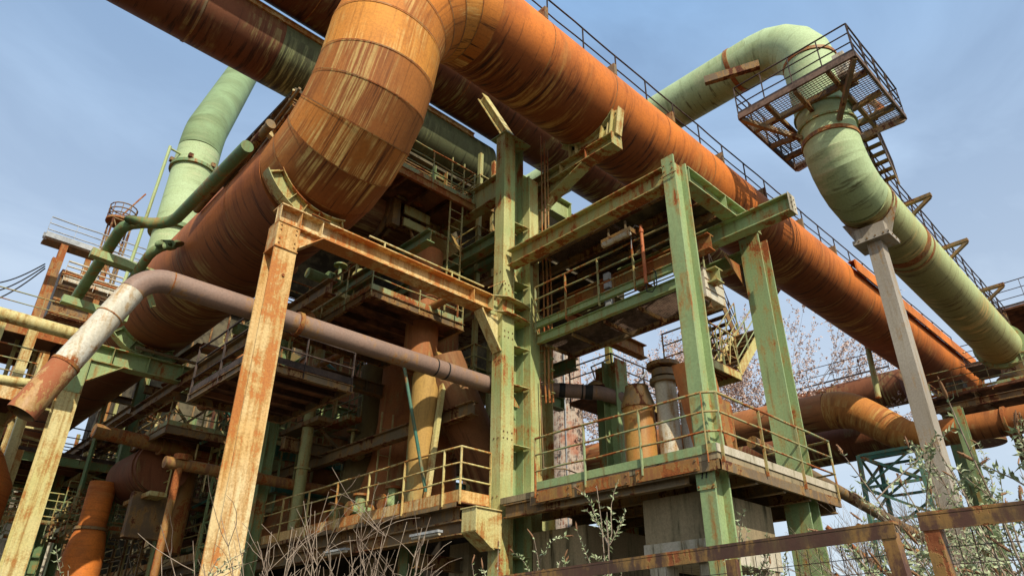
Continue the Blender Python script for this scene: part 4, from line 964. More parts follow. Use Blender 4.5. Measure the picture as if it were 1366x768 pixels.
# Y shaped chute
t = thing('y_shaped_chute', 'Y shaped chute, bright ochre upright leg and dark slanting leg, left of the central column', 'chute', (11.2, 14.3, 4.7))
MB().tube([(10.45, 14.3, 4.75), (10.45, 14.3, 6.6), (10.5, 14.3, 8.2), (10.6, 14.3, 8.9)], [.26, .36, .40, .42], 32).build('upright_leg', 'chute', t)
MB().tube([(10.75, 14.0, 8.9), (11.0, 14.0, 8.3), (11.5, 14.0, 7.5), (12.2, 14.0, 6.4), (13.0, 14.0, 4.9)], [.5, .58, .6, .6, .55], 32).build('slanting_leg', 'chute_b', t)
MB().box(10.2, 10.5, 14.2, 14.55, 4.75, 10.0).build('stiffener_post', 'olive', t)
MB().bar((10.3, 13.78, 4.8), (10.62, 13.78, 8.0), .12, .12).build('pale_strip', 'yel', t)
MB().tube([(10.2, 14.3, 8.4), (10.2, 14.3, 12.0)], .45, 28).build('feed_tube', 'vessel', t)
t = thing('flared_hopper', 'brown hopper behind the rails left of the central column', 'hopper', (9.6, 19, 4.7))
MB().lathe((12.7, 18.3, 0), [(2.0, 4.7), (1.6, 5.4), (1.25, 6.2), (1.0, 7.2), (.9, 8.4), (.9, 12.0)], 40).build('shell', 'vessel', t)
MB().tube([(8.9, 13.2, 8.1), (9.7, 13.0, 5.0)], .04, 8).build('prop', 'teal', t)
tag(MB().tube([at(205, 768, 1, 20), at(242, 610, 1, 20)], .1, 14).flange(at(242, 610, 1, 20), (0, 0, 1), .2, .15, 16).build('slanting_pipe', 'rusty'), 'thin brown pipe standing in front of the dark vessels left of the orange column', 'pipe')

# green floor structure seen through, right of vessels
for k, (z, y, lb) in enumerate(((8.6, 23, 'upper green girder in the gap between the vessel and the Y shaped chute'), (7.7, 22, 'lower green girder in the gap between the vessel and the Y shaped chute'), (10.2, 24, 'green girder below the girder node, left of the central column'), (6.4, 21, 'lowest teal girder in the gap left of the Y shaped chute'))):
    girder('floor_girder', lb, (9.8, y, z), (22, y, z), .3, .42, ['green', 'teal', 'dgreen', 'teal'][k], 1.2)
for k in range(5):
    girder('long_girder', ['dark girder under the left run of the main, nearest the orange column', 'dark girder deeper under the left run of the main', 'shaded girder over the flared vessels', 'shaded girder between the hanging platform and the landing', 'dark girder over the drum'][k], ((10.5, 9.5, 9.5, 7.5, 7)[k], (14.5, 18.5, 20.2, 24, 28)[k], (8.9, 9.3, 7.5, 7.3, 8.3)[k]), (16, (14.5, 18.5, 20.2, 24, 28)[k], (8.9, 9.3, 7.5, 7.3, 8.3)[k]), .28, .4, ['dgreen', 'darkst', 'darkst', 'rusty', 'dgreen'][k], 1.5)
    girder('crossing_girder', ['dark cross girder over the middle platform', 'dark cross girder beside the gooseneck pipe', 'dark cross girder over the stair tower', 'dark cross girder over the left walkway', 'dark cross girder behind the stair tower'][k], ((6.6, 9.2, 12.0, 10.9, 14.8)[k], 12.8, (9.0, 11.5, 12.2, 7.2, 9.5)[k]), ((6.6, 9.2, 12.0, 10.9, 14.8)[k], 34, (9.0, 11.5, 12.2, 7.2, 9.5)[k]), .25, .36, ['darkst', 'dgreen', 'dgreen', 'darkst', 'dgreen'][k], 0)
# shaded forest of posts behind : counted individuals that nothing tells apart
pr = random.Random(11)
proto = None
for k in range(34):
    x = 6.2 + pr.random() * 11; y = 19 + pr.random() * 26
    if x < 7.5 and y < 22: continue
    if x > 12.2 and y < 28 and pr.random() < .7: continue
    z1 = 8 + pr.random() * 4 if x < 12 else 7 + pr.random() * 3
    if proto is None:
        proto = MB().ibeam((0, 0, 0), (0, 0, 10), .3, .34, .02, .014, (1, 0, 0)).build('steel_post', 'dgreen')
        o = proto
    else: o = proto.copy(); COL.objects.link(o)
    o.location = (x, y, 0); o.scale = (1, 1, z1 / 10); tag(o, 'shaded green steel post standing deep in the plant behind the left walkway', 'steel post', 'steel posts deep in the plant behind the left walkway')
proto = None
for k in range(26):
    x = 5.5 + pr.random() * 9; y = 20 + pr.random() * 26; z = 5.5 + pr.random() * 5.5
    if proto is None:
        proto = MB().ibeam((0, 0, 0), (3.4, 0, 0), .2, .26, .014, .01).build('cross_member', 'darkst'); o = proto
    else: o = proto.copy(); COL.objects.link(o)
    o.location = (x, y, z); o.rotation_euler = (0, 0, 0 if k % 2 else math.pi / 2); tag(o, 'dark rusty cross member spanning between the posts deep in the plant', 'steel member', 'cross members between the posts deep in the plant')
t = thing('dark_backing_block', 'big dark sheet metal block added to darken the background behind the vessels', 'building', (14, 38, 0))  # added mass, darkens the bright gaps behind the vessels
MB().box(9.5, 19, 36, 46, 0, 18.5).build('wall', 'shade_fill', t); MB().box(9.2, 19.3, 35.7, 46.3, 18.503, 18.7).build('roof', 'darkst', t)
m_ = MB()
for k in range(6): m_.box(9.44, 9.495, 36.5 + k * 1.6, 37.3 + k * 1.6, 6, 8.5)
m_.build('window', 'black', t)
m_ = MB()
for k in range(12): m_.box(9.5 + k * .8, 9.58 + k * .8, 35.93, 35.995, 0, 18.4)
m_.build('cladding_rib', 'darkst', t)
# lattice masts in the depths
lattice('lattice_mast', 'dark lattice mast right of the orange column behind the flared vessels', 9.4, 23.2, 4, 9.2, .9, 'dgreen', 7, .07, .045)
lattice('lattice_mast', 'dark lattice mast left of the orange column above the railing', 9.2, 28.5, 4, 9.5, 1.2, 'darkst', 6, .07, .045)
lattice('lattice_mast', 'dark lattice mast in front of the orange vessels at the lower left', 8.6, 33, 3, 9.5, 1.4, 'darkst', 6, .07, .05)
for k, (x, y, z, s_) in enumerate(((4.3, 33.5, 7.2, 4), (4.8, 36, 9.0, 4), (6.3, 29, 5.6, 3), (3.9, 30, 5.8, 3.5), (5.9, 40, 8, 4), (7.6, 30.5, 8.3, 3), (6.5, 27.5, 5.5, 3), (8.8, 21.2, 7.7, 2.6), (12.6, 18.5, 9.2, 3), (12.4, 20, 6.8, 3), (5.2, 33.0, 5.6, 4))):
    lb = ['lowest sunlit guard rail of the lower left yard', 'sunlit guard rail in front of the pale shed', 'guard rail just left of the orange vessels', 'guard rail right beside the leftmost column', 'farthest guard rail in front of the pale shed', 'dark guard rail over the sunlit yard at the lower left', 'thin guard rail under the drum', 'thin guard rail beside the hanging platform', 'thin guard rail behind the stair tower', 'thin guard rail above the Y shaped chute', 'curved guard rail near the white shed'][k]
    t = thing('guard_rail', lb, 'railing', (x, y, z)); railing(t, [(x, y + s_, z), (x, y, z), (x + s_, y, z)], 'olive' if k % 2 else 'rail', 1.1, 3, .022, .7)
# pipes in depth
dp = [((6.2, 20, 6.3), (15, 20.5, 6.4), .16, 'rusty', 'thin rust pipe crossing the shaded vessels'), ((9.9, 12.6, 9.9), (9.9, 22, 9.9), .1, 'rusty', 'thin rust pipe under the dark cross girder'),
      ((12.8, 13.2, 8.0), (12.8, 13.2, 4.8), .14, 'white', 'white bit of pipe behind the central column'), ((5.2, 24, 7.8), (12, 24.4, 7.6), .22, 'rusty', 'rust pipe just below the hanging platform'), ((10.2, 20, 5), (10.2, 20, 11), .18, 'olive', 'olive riser between the vessels'), ((12.4, 17.2, 10.6), (16.4, 17.2, 8.1), .2, 'tpipe', 'slanted brown pipe behind the stair tower'), ((13.6, 12.6, 12.8), (13.6, 20, 12.8), .3, 'rusty', 'reddish pipe under the ceiling behind the central column')]
for a, b, r, mt, lb in dp: tag(MB().tube([a, b], r, 16).flange(V(a).lerp(V(b), .3), V(b) - V(a), r * 1.35, .06, 16).flange(V(a).lerp(V(b), .7), V(b) - V(a), r * 1.35, .06, 16).build('inner_pipe', mt), lb, 'pipe')
cr = random.Random(5)
def scatter(n, make, name, label, cat, group, mats, reg):
    protos = {}
    for k in range(n):
        mt = cr.choice(mats)
        if mt not in protos: protos[mt] = o = make(mt)
        else: o = protos[mt].copy(); COL.objects.link(o)
        (xa, xb), (ya, yb), (za, zb) = reg
        o.location = (cr.uniform(xa, xb), cr.uniform(ya, yb), cr.uniform(za, zb)); yield o; tag(o, label, cat, group)
for o in scatter(34, lambda m: MB().tube([(0, 0, 0), (3.6, 0, 0)], .09, 12).build('thin_pipe', m), 'thin_pipe', 'thin pipe run deep among the vessels behind the left walkway', 'pipe', 'thin pipes among the vessels', ['rusty', 'olive', 'darkst', 'dgreen'], ((9.5, 15), (24, 34), (5.2, 12.2))):
    o.rotation_euler = cr.choice(((0, 0, 0), (0, 0, 1.5708), (0, -1.5708, 0))); s_ = cr.uniform(.5, 1.6); o.scale = (cr.uniform(.6, 1.3), s_, s_)
for o in scatter(30, lambda m: MB().bar((0, 0, 0), (2.6, 0, 0), .09, .09).build('diagonal_brace', m), 'diagonal_brace', 'short diagonal brace between the shaded posts deep in the plant', 'brace', 'diagonal braces between the shaded posts', ['teal', 'olive', 'darkst'], ((8.0, 16), (19, 32), (5.0, 11))):
    o.rotation_euler = (0, cr.choice((-.8, .8, -.6, .6)), cr.choice((0, 1.5708)))
for o in scatter(22, lambda m: MB().box(0, 1.1, 0, .06, 0, .5).box(.1, .16, -.05, -.002, 0, .5).build('sheet_panel', m), 'sheet_panel', 'small sunlit sheet panel in the lower left yard', 'panel', 'sheet panels in the lower left yard', ['white', 'olive', 'orange', 'lconc', 'grey'], ((3.2, 8.5), (38, 48), (5.0, 11.0))):
    o.rotation_euler = (0, cr.uniform(-.15, .15), cr.choice((0, .2, -.3))); o.scale = (cr.uniform(.6, 1.8), 1, cr.uniform(.4, 1.5))
for o in scatter(26, lambda m: MB().bar((0, 0, 0), (0, 0, 4.2), .12, .12).bar((0, 0, 1.2), (2.2, 0, 1.25), .07, .07).bar((0, 0, 3.0), (2.2, 0, 3.05), .07, .07).build('frame_bar', m), 'frame_bar', 'thin cross barred frame in the lower left yard', 'frame', 'barred frames in the lower left yard', ['olive', 'darkst', 'yel', 'dgreen'], ((2.6, 9.5), (28, 46), (3.0, 8.5))):
    o.rotation_euler = (0, 0, cr.choice((0, 1.5708, .6)))
def railp(m):
    b = MB()
    for z in (.37, .74, 1.1): b.tube([(0, 0, z), (2.4, 0, z)], .022, 6)
    for x in (0, .8, 1.6, 2.4): b.bar((x, 0, 0), (x, 0, 1.1), .04, .03)
    b.box(-.05, 2.45, -.02, .5, -.16, -.02); return b.build('railed_catwalk', m)
for reg, n in ((((6.8, 10.5), (25, 34), (5.8, 9.0)), 20), (((8.5, 13.5), (17.2, 26), (10.2, 13.8)), 16), (((10, 16), (20, 30), (5, 9)), 12)):
    for o in scatter(n, railp, 'railed_catwalk', 'short railed catwalk piece deep in the plant between the vessels', 'catwalk', 'railed catwalk pieces deep in the plant', ['olive', 'rail', 'yel', 'dgreen', 'darkst'], reg):
        o.rotation_euler = (0, 0, cr.choice((0, 1.5708, 1.5708)))
lp = lambda m: MB().bar((0, 0, 0), (0, 0, 3), .04, .04).bar((.4, 0, 0), (.4, 0, 3), .04, .04).bar((0, 0, .5), (.4, 0, .5), .02, .02).bar((0, 0, .9), (.4, 0, .9), .02, .02).bar((0, 0, 1.3), (.4, 0, 1.3), .02, .02).bar((0, 0, 1.7), (.4, 0, 1.7), .02, .02).bar((0, 0, 2.1), (.4, 0, 2.1), .02, .02).bar((0, 0, 2.5), (.4, 0, 2.5), .02, .02).build('short_ladder', m)
for o in scatter(12, lp, 'short_ladder', 'short ladder between catwalks deep in the plant', 'ladder', 'short ladders deep in the plant', ['olive', 'yel', 'dgreen'], ((7.5, 13.5), (17, 27), (5.2, 11))): o.rotation_euler = (0, 0, cr.choice((0, 1.2)))
fp = lambda m: MB().flange((0, 0, 0), (1, 0, 0), .3, .07, 20).flange((.12, 0, 0), (1, 0, 0), .3, .07, 20).tube([(-.7, 0, 0), (.8, 0, 0)], .17, 16).tube([(.4, 0, 0), (.4, 0, .7)], .06, 10).flange((.4, 0, .7), (0, 0, 1), .22, .04, 16).build('flanged_valve', m)
for o in scatter(18, fp, 'flanged_valve', 'flanged pipe valve deep in the plant between the vessels', 'valve', 'flanged valves deep in the plant', ['vessel', 'olive', 'rusty', 'dgreen'], ((7.2, 14), (16.5, 27), (5.2, 12.5))): o.rotation_euler = (0, 0, cr.choice((0, 1.5708)))
# valves standing on the walkway side
for k, (x, y) in enumerate(((10.6, 15.6), (10.5, 17.0), (10.7, 18.6))):
    t = thing('valve_set', ['green flanged valve behind the walkway rail, nearest the central column', 'middle green flanged valve behind the walkway rail', 'green flanged valve behind the walkway rail, farthest left'][k], 'valve', (x, y, PZ))
    MB().tube([(x, y, PZ), (x, y, PZ + .9)], .14, 16).tube([(x - .35, y, PZ + .5), (x + .35, y, PZ + .5)], .12, 16).build('body', 'green', t)
    MB().flange((x, y, PZ + .9), (0, 0, 1), .22, .06, 20).flange((x - .33, y, PZ + .5), (1, 0, 0), .2, .05, 20).flange((x + .33, y, PZ + .5), (1, 0, 0), .2, .05, 20).split('flange', 'rusty', t)

# ================================================================== LEFT BACKGROUND
t = thing('dark_green_pipe_pair', 'two dark mossy green pipes bracketed above the main, stepping left and down', 'pipe', at(219, 312, 0, 3.6))
P = lambda px, py, A: at(px, py, 0, A)
def dep(p):
    q = V(p) - V((0, 0, 1.6)); return q.dot(fx)
def brun(A, pxs):
    return [P(x, y, A) for x, y in pxs]
a = P(330, 195, 3.9); b = P(222, 305, 3.9); c = P(172, 292, 2.2); d_ = P(100, 400, 2.2)
c = V((1.9, b.y, b.z)); c = at(170, 292, 1, b.y); d_ = c + V((0, (d_.y - c.y), 0)); d_ = at(97, 405, 0, c.x)
pp, sh = bend([a, b, c, d_], [.7, .5], 4); MB().tube(pp, dep(b) * 7.3 / 935, 20).build('outer_pipe', 'dgreen', t)
off = V((.75, -.1, -.45)); pp, sh = bend([b + V((.2, .6, -.2)), b + off * .6, c + off, d_ + off], [.4, .5], 4); MB().tube(pp[1:], dep(b) * 6.2 / 935, 20).build('inner_pipe', 'dgreen', t)
for f_ in (.3, .85):
    q = c.lerp(d_, f_); MB().bar(q + V((-.35, 0, -.32)), q + V((1.25, 0, -.38)), .22, .2).split('bracket', 'green', t)
m_ = MB(); q = c.lerp(d_, .3); m_.bar(q + V((.9, 0, -.45)), q + V((1.35, .05, -1.2)), .12, .1).bar(q + V((1.2, .1, -.45)), q + V((2.0, .1, -.6)), .12, .1).split('stay', 'green', t)
t = thing('edge_pipe_bundle', 'dark brown pipe with cables and rods running up beside the elbow of the main', 'pipe', P(320, 215, 4.3))
p0, p1 = P(361, 166, 4.25), P(262, 280, 4.25); rq = dep(p0) * 6 / 935; MB().tube([p0, p1], rq, 20).flange(p0, p1 - p0, rq * 1.2, .05, 20).build('brown_pipe', 'darkst', t)
q0 = P(400, 118, 4.3); d_ = (p1 - q0); MB().tube([q0, P(300, 250, 4.4)], .035, 8).tube([P(392, 140, 4.5), P(300, 262, 4.6)], .035, 8).split('rod', 'darkst', t)
MB().bar(P(350, 170, 4.3), P(366, 186, 4.6), .15, .1).bar(P(392, 120, 4.3), P(388, 142, 4.5), .05, .05).split('clamp', 'olive', t)
# yellow pipe far left
t = thing('yellow_green_pipe', 'yellow green pipe entering from the left edge behind the white pipe end', 'pipe', at(50, 432, 1, 20))
MB().tube([at(-60, 402, 1, 20), at(104, 447, 1, 20)], .17, 20).build('pipe_body', 'yel', t)
tag(MB().tube([at(-40, 500, 1, 21), at(60, 514, 1, 21)], .12, 16).build('yellow_green_pipe', 'yel'), 'lower thin yellow green pipe at the left edge', 'pipe')
t = thing('pinkish_main_pipe', 'pinkish red pipe far behind the white pipe at the left edge', 'pipe', at(60, 500, 1, 34))
MB().tube([at(-60, 620, 1, 38), at(20, 555, 1, 39), at(135, 432, 1, 41)], .55, 32).build('pipe_body', paint('pinkish_primer', (.32, .13, .10), (.28, .10, .07), rust=.3), t)
# tower with walkways
t = thing('conveyor_tower', 'old tower with dark cabin, brown posts and projecting railed walkway on the left skyline', 'tower', (5, 42, 0))
BY = 42
def T(px, py, y=BY): return at(px, py, 1, y)
for a, b, wd in (((88, 322), (28, 560), .35), ((74, 345), (12, 560), .3), ((205, 330), (160, 560), .3), ((130, 395), (95, 600), .3), ((120, 340, 46), (70, 560, 46), .3)):
    p, q = T(a[0], a[1], a[2] if len(a) > 2 else BY), T(b[0], b[1], b[2] if len(b) > 2 else BY); q.x = p.x; q.z = 0
    MB().bar(p, q, wd, wd).build('post', 'rusty', t)
p = T(88, 350); q = T(205, 385)
MB().box(p.x, q.x + 1, BY + .3, BY + 6, q.z - 3.2, p.z - .3).build('dark_cabin', 'darkst', t)
m_ = MB()
for k in range(5): zz = p.z - .6 - k * .8; m_.bar((p.x, BY + .1, zz), (q.x + 1, BY + .1, zz), .15, .12)
m_.build('cross_bars', 'rusty', t)
p = T(62, 310); z = p.z
MB().box(p.x, p.x + 8, BY - .1, BY + .9, z - .35, z - .2).build('walkway_deck', 'darkst', t)
railing(t, [(p.x, BY - .1, z - .2), (p.x + 8, BY - .1, z - .2)], 'grey', 1.2, 2, .035, 1.4, .2)
p2 = T(48, 331); MB().bar((p2.x, BY - 2, p2.z), (p2.x + 5.5, BY - 2, p2.z), .3, .3).bar((p2.x, BY - 2, p2.z), (p.x, BY, z - .3), .2, .2).build('lower_beam', 'grey', t)
railing(t, [(p.x + 1.5, BY + .1, z - 2.4), (p.x + 7, BY + .1, z - 2.4)], 'white', 1.2, 3, .05, .8, .2)
t = thing('round_cage_mast', 'small mast with round caged lookout and slanted antenna on the left skyline', 'mast', T(162, 330, 45))
q = T(160, 297, 45); m_ = MB()
for k in range(4): m_.tube([q + V((math.cos(a) * .8, math.sin(a) * .8, .35 * k)) for a in [6.283 * j / 16 for j in range(17)]], .04, 6)
for j in range(10): m_.bar(q + V((math.cos(.628 * j) * .8, math.sin(.628 * j) * .8, 0)), q + V((math.cos(.628 * j) * .8, math.sin(.628 * j) * .8, 1.05)), .04, .04)
m_.build('round_railing', 'darkst', t); MB().flange(q, (0, 0, 1), .85, .15, 20).build('floor', 'rusty', t)
MB().bar(q + V((0, 0, -6)), q, .3, .3).bar(q + V((0, 0, .6)), q + V((.9, -.2, 2.6)), .08, .08).build('pole', 'rusty', t)
lattice('skyline_mast', 'thin lattice mast below the round lookout', q.x, q.y - .2, 8, q.z - .2, 1.1, 'darkst', 8, .1, .06)
platform('left_gantry', 'rusty gantry deck with rails at the far left below the yellow green pipe', 0.2, 6.0, 26.5, 30.0, 11.4, [[(.3, 26.55), (6, 26.55)]], 'rusty', 'deck', 'rail', .3, 1.0)
platform('left_gantry', 'yellow edged gantry at the far left near the mouth of the white pipe', -2, 3.2, 22.8, 26.0, 8.3, [[(-2, 22.85), (3.1, 22.85)]], 'orange', 'deck', 'rail', .4, 1.0)
for k, (a, b) in enumerate((((5, 420), (-8, 600)), ((45, 440), (20, 600)), ((60, 470), (28, 640)), ((25, 600), (10, 760)))):
    p, q = at(a[0], a[1], 1, 25 + k), at(b[0], b[1], 1, 25 + k); tag(MB().bar(p, (p.x, p.y, 0), .28, .28).build('gantry_post', 'yel'), ['yellow rusty post at the very left edge', 'yellow rusty post behind the mouth of the white pipe', 'second yellow rusty post behind the mouth of the white pipe', 'short yellow post at the lower left edge'][k], 'steel post')
vessel('leaning_tank', 'rounded rust orange tank at the left edge behind the leftmost column', 2.6, 26.6, [(1.2, 4.0), (1.4, 5.0), (1.4, 6.3), (.9, 7.2), (.3, 7.5)], 'main', cat='tank')
t = thing('white_shed', 'pale shed with horizontal boards beyond the lower left railings', 'shed', (6, 52, 0))
MB().box(1, 14, 52, 56, 0, 11.0).build('wall', 'lconc', t); m_ = MB()
for k in range(13): m_.box(1, 14, 51.96, 51.995, .6 + k * .8, .7 + k * .8)
m_.build('cladding_strip', 'white', t); MB().box(.6, 14.4, 51.6, 56.4, 11.02, 11.2).build('roof', 'rusty', t)
for k in range(3):
    p = T(60, 352 + 3 * k); q = at(-30, 380 + 14 * k, 1, 40); m_ = MB(); n = 14
    pts_ = [p.lerp(q, i / n) - V((0, 0, math.sin(math.pi * i / n) * .35)) for i in range(n + 1)]
    tag(m_.tube(pts_, .035, 6).build('power_cable', 'black'), ['uppermost thin cable running off the left edge of the sky', 'middle thin cable running off the left edge of the sky', 'lowest thin cable running off the left edge of the sky'][k], 'cable')

# ================================================================== RIGHT MIDDLE: chutes, stairs, concrete
t = thing('ochre_duct', 'ochre lit cylinder with conical shoulder behind the lower right platform railing', 'duct', (13.2, 9.6, PZ))
MB().lathe((13.3, 9.6, PZ), [(.38, 0), (.38, 2.3), (.26, 2.7)], 32).build('shell', 'ochre', t)
MB().lathe((13.3, 9.6, PZ + 2.25), [(.41, 0), (.41, .08), (.28, .5), (.28, .56)], 32).build('conical_cap', 'darkst', t)
t = thing('white_standpipe', 'peeling white vertical pipe with dark flanged cap behind the lower right railing', 'pipe', (13.6, 8.9, PZ))
MB().tube([(13.55, 8.95, PZ), (13.55, 8.95, 7.5)], .25, 24).build('pipe_body', 'white', t)
MB().flange((13.55, 8.95, 7.55), (0, 0, 1), .36, .1, 28).flange((13.55, 8.95, 7.75), (0, 0, 1), .30, .16, 28).flange((13.55, 8.95, 7.95), (0, 0, 1), .40, .1, 28).split('flanged_cap', 'darkst', t)
MB().box(13.75, 14.1, 8.6, 8.75, 5.2, 7.3).build('side_plate', 'white', t)
t = thing('red_hopper_plate', 'rust red pointed sheet metal plate beside the corner column on the platform', 'steel plate', (12.4, 6.9, PZ))
MB().poly([(12.1, 6.9, 6.35), (12.75, 6.9, 6.35), (12.75, 6.9, 5.6), (12.4, 6.9, 5.35)], (0, .06, 0)).build('plate', 'rusty', t); MB().bar((12.75, 6.93, PZ), (12.75, 6.93, 6.3), .06, .06).build('stand', 'rusty', t)
t = thing('brown_chute', 'brown streaked chute dropping behind the corner column onto the platform', 'chute', (13.6, 7.9, PZ))
MB().poly([(12.9, 7.6, 7.6), (13.5, 7.6, 7.6), (14.1, 7.6, 5.2), (14.1, 7.6, PZ), (13.5, 7.6, PZ), (13.5, 7.6, 5.6)], (0, .7, 0)).build('shell', 'vessel', t)
MB().tube([(12.3, 8.1, PZ + .4), (13.2, 8.1, PZ + .6)], .3, 20).build('elbow', 'darkst', t)
t = thing('pallet_of_scrap', 'brown box and round drum end standing on the platform near the central column', 'machine', (11.8, 10.2, PZ))
MB().box(11.5, 11.9, 10.3, 10.8, PZ, PZ + .42).build('box', 'darkst', t); MB().tube([(12.2, 10.0, PZ + .2), (12.2, 10.4, PZ + .2)], .2, 20).build('drum_end', 'darkst', t); MB().box(11.95, 12.15, 10.3, 10.5, PZ, PZ + .5).build('red_block', 'rusty', t)
LZ = 8.3
lc, lr, ll = at(945, 475, 2, LZ), at(978, 498, 2, LZ), at(890, 494, 2, LZ)
lx0, lx1, ly0, ly1 = lc.x, lr.x, lc.y, ll.y
t = thing('stair_landing', 'small landing of ribbed steel with zigzag braced railing between the two light green columns', 'platform', (lx0, ly0, LZ))
MB().box(lx0, lx1, ly0, ly1, LZ - .04, LZ).build('deck', 'deck', t); MB().bar((lx0, ly0 - .01, LZ - .15), (lx1, ly0 - .01, LZ - .15), .05, .2).bar((lx0 - .02, ly0, LZ - .15), (lx0 - .02, ly1, LZ - .15), .05, .2).bar((lx1, ly0, LZ - .15), (lx1, ly1, LZ - .15), .05, .2).build('edge_beam', 'yel', t)
j = MB()
for k in range(9): j.bar((lx0 + .05, ly0 + .1 + (ly1 - ly0 - .2) * k / 8, LZ - .09), (lx1 - .05, ly0 + .1 + (ly1 - ly0 - .2) * k / 8, LZ - .09), .05, .08)
j.build('ribs', 'rusty', t)
railing(t, [(lx0, ly1, LZ), (lx0, ly0, LZ), (lx1, ly0, LZ)], 'rail', 1.0, 2, .02, .6, 0)
m_ = MB(); dx = (lx1 - lx0) / 3
for k in range(3): m_.tube([(lx0 + k * dx, ly0 - .02, LZ + .05), (lx0 + (k + .5) * dx, ly0 - .02, LZ + .95), (lx0 + (k + 1) * dx, ly0 - .02, LZ + .05)], .014, 6)
m_.build('zigzag_brace', 'olive', t)
h1 = at(1022, 432, 1, ly0)
stair('steel_stair', 'steel stair with yellow stringer rising to the right from the small landing', (lx1, ly0, LZ), h1, .9, (0, 1, 0), 'yel', 'rail')
f2, h2 = at(990, 470, 1, ly1 + .2), at(950, 372, 1, ly1 + .2)
stair('steel_stair', 'dark steel stair with black handrail rising to the left above the small landing', f2, h2, .9, (0, 1, 0), 'darkst', 'darkrail')
f3, h3 = at(1046, 455, 1, ly1 + .6), at(1030, 400, 1, ly1 + .6)
stair('steel_stair', 'upper dark stair behind the right light green column', f3, h3, .8, (0, 1, 0), 'darkst', 'darkrail')
column('landing_post', 'yellow green post under the small landing', lx1 - .2, ly1 - .2, 0, LZ - .26, .2, .2, 'olive')
t = thing('side_platform', 'small railed platform left of the landing in front of the blossoming tree', 'platform', (15.6, 12, 8.4))
MB().box(14.9, 18, 11.6, 13.2, 8.3, 8.4).build('deck', 'deck', t); MB().bar((14.9, 11.58, 8.28), (18, 11.58, 8.28), .05, .2).build('edge_beam', 'olive', t)
railing(t, [(14.95, 13.2, 8.4), (14.95, 11.6, 8.4), (18, 11.6, 8.4)], 'darkrail', 1.1, 2, toe=0); MB().bar((16.4, 12.8, 0), (16.4, 12.8, 10.8), .18, .18).build('post', 'dgreen', t)
t = thing('cream_panel_box', 'cream slatted box fixed behind the corner column beside the walkway', 'box', (12.9, 7.2, 8.8))
MB().box(12.5, 13.3, 6.95, 7.6, 8.75, 9.5).build('casing', 'white', t); m_ = MB()
for z in (8.95, 9.2): m_.box(12.5, 13.3, 6.935, 6.948, z, z + .015)
m_.build('slat_gap', 'darkst', t)
t = thing('bell_horn_pair', 'pair of dark bell shaped horns beside the green column in front of the chimney', 'lamp', (14.2, 11.0, 8.3))
for x in (13.95, 15.15): MB().lathe((x, 11.4, 8.15), [(.26, 0), (.25, .06), (.12, .16), (.05, .2)], 20).split('horn', 'darkst', t)
MB().tube([(13.95, 11.4, 8.35), (13.8, 11.4, 8.7), (14.1, 11, 8.9)], .02, 6).tube([(15.15, 11.4, 8.35), (15.5, 11.4, 8.4), (15.9, 10.9, 9.2)], .025, 6).build('wire', 'grey', t)
column('ochre_column', 'shaded ochre column just right of the central column behind the striped pipe', 12.7, 12.3, 0, 10.2, .5, .5, 'olive')
column('dark_column', 'dark green column left of the light one, in front of the chimney', 14.85, 11.75, 0, 9.0, .34, .5, 'dgreen')
# concrete
t = thing('concrete_pier', 'stained concrete block on legs under the corner of the lower right platform', 'concrete pier', (12, 7.6, 0))
MB().box(10.98, 13.2, 6.62, 8.0, 3.5, 4.28).build('block', 'conc', t)
MB().box(10.95, 13.24, 6.59, 8.03, 3.12, 3.497).build('beam', 'lconc', t)
for x, y in ((10.98, 7.6), (11.05, 6.62), (12.8, 6.62), (12.8, 7.6)): MB().box(x, x + .36, y, y + .36, 0, 3.117).build('leg', 'lconc', t)
t = thing('concrete_pier', 'shaded concrete block on a pillar under the middle of the lower right platform', 'concrete pier', (12.2, 10.8, 0))
MB().box(11.3, 13.5, 9.7, 11.2, 3.0, 4.1).build('block', 'conc', t)
for x, y in ((11.35, 9.75), (13.0, 10.6), (11.4, 10.8)): MB().box(x, x + .45, y, y + .4, 0, 2.997).build('leg', 'conc', t)
t = thing('concrete_wall', 'dark concrete wall with shade painted in, under the left walkway', 'wall', (12, 26, 0))
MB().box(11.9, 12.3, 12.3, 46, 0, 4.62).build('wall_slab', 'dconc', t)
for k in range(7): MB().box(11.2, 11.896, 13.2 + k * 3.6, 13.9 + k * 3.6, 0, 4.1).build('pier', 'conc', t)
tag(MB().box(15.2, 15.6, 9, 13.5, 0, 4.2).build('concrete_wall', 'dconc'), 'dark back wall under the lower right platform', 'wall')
girder('walkway_trestle', 'dark beam on short legs under the left walkway end', (9.9, 13.5, 3.6), (12, 13.5, 3.6), .25, .3, 'darkst')
# brick chimney
t = thing('brick_chimney', 'old patched brick chimney seen between the central column and the green column', 'chimney', (31.2, 28, 0))
MB().lathe((31.2, 28.0, 0), [(1.3, 0), (1.12, 14), (1.02, 21)], 10).build('shaft', 'brick', t)
MB().tube([(30.3, 27.2, 5), (30.3, 27.2, 21)], .035, 8).build('lightning_rod', 'grey', t)
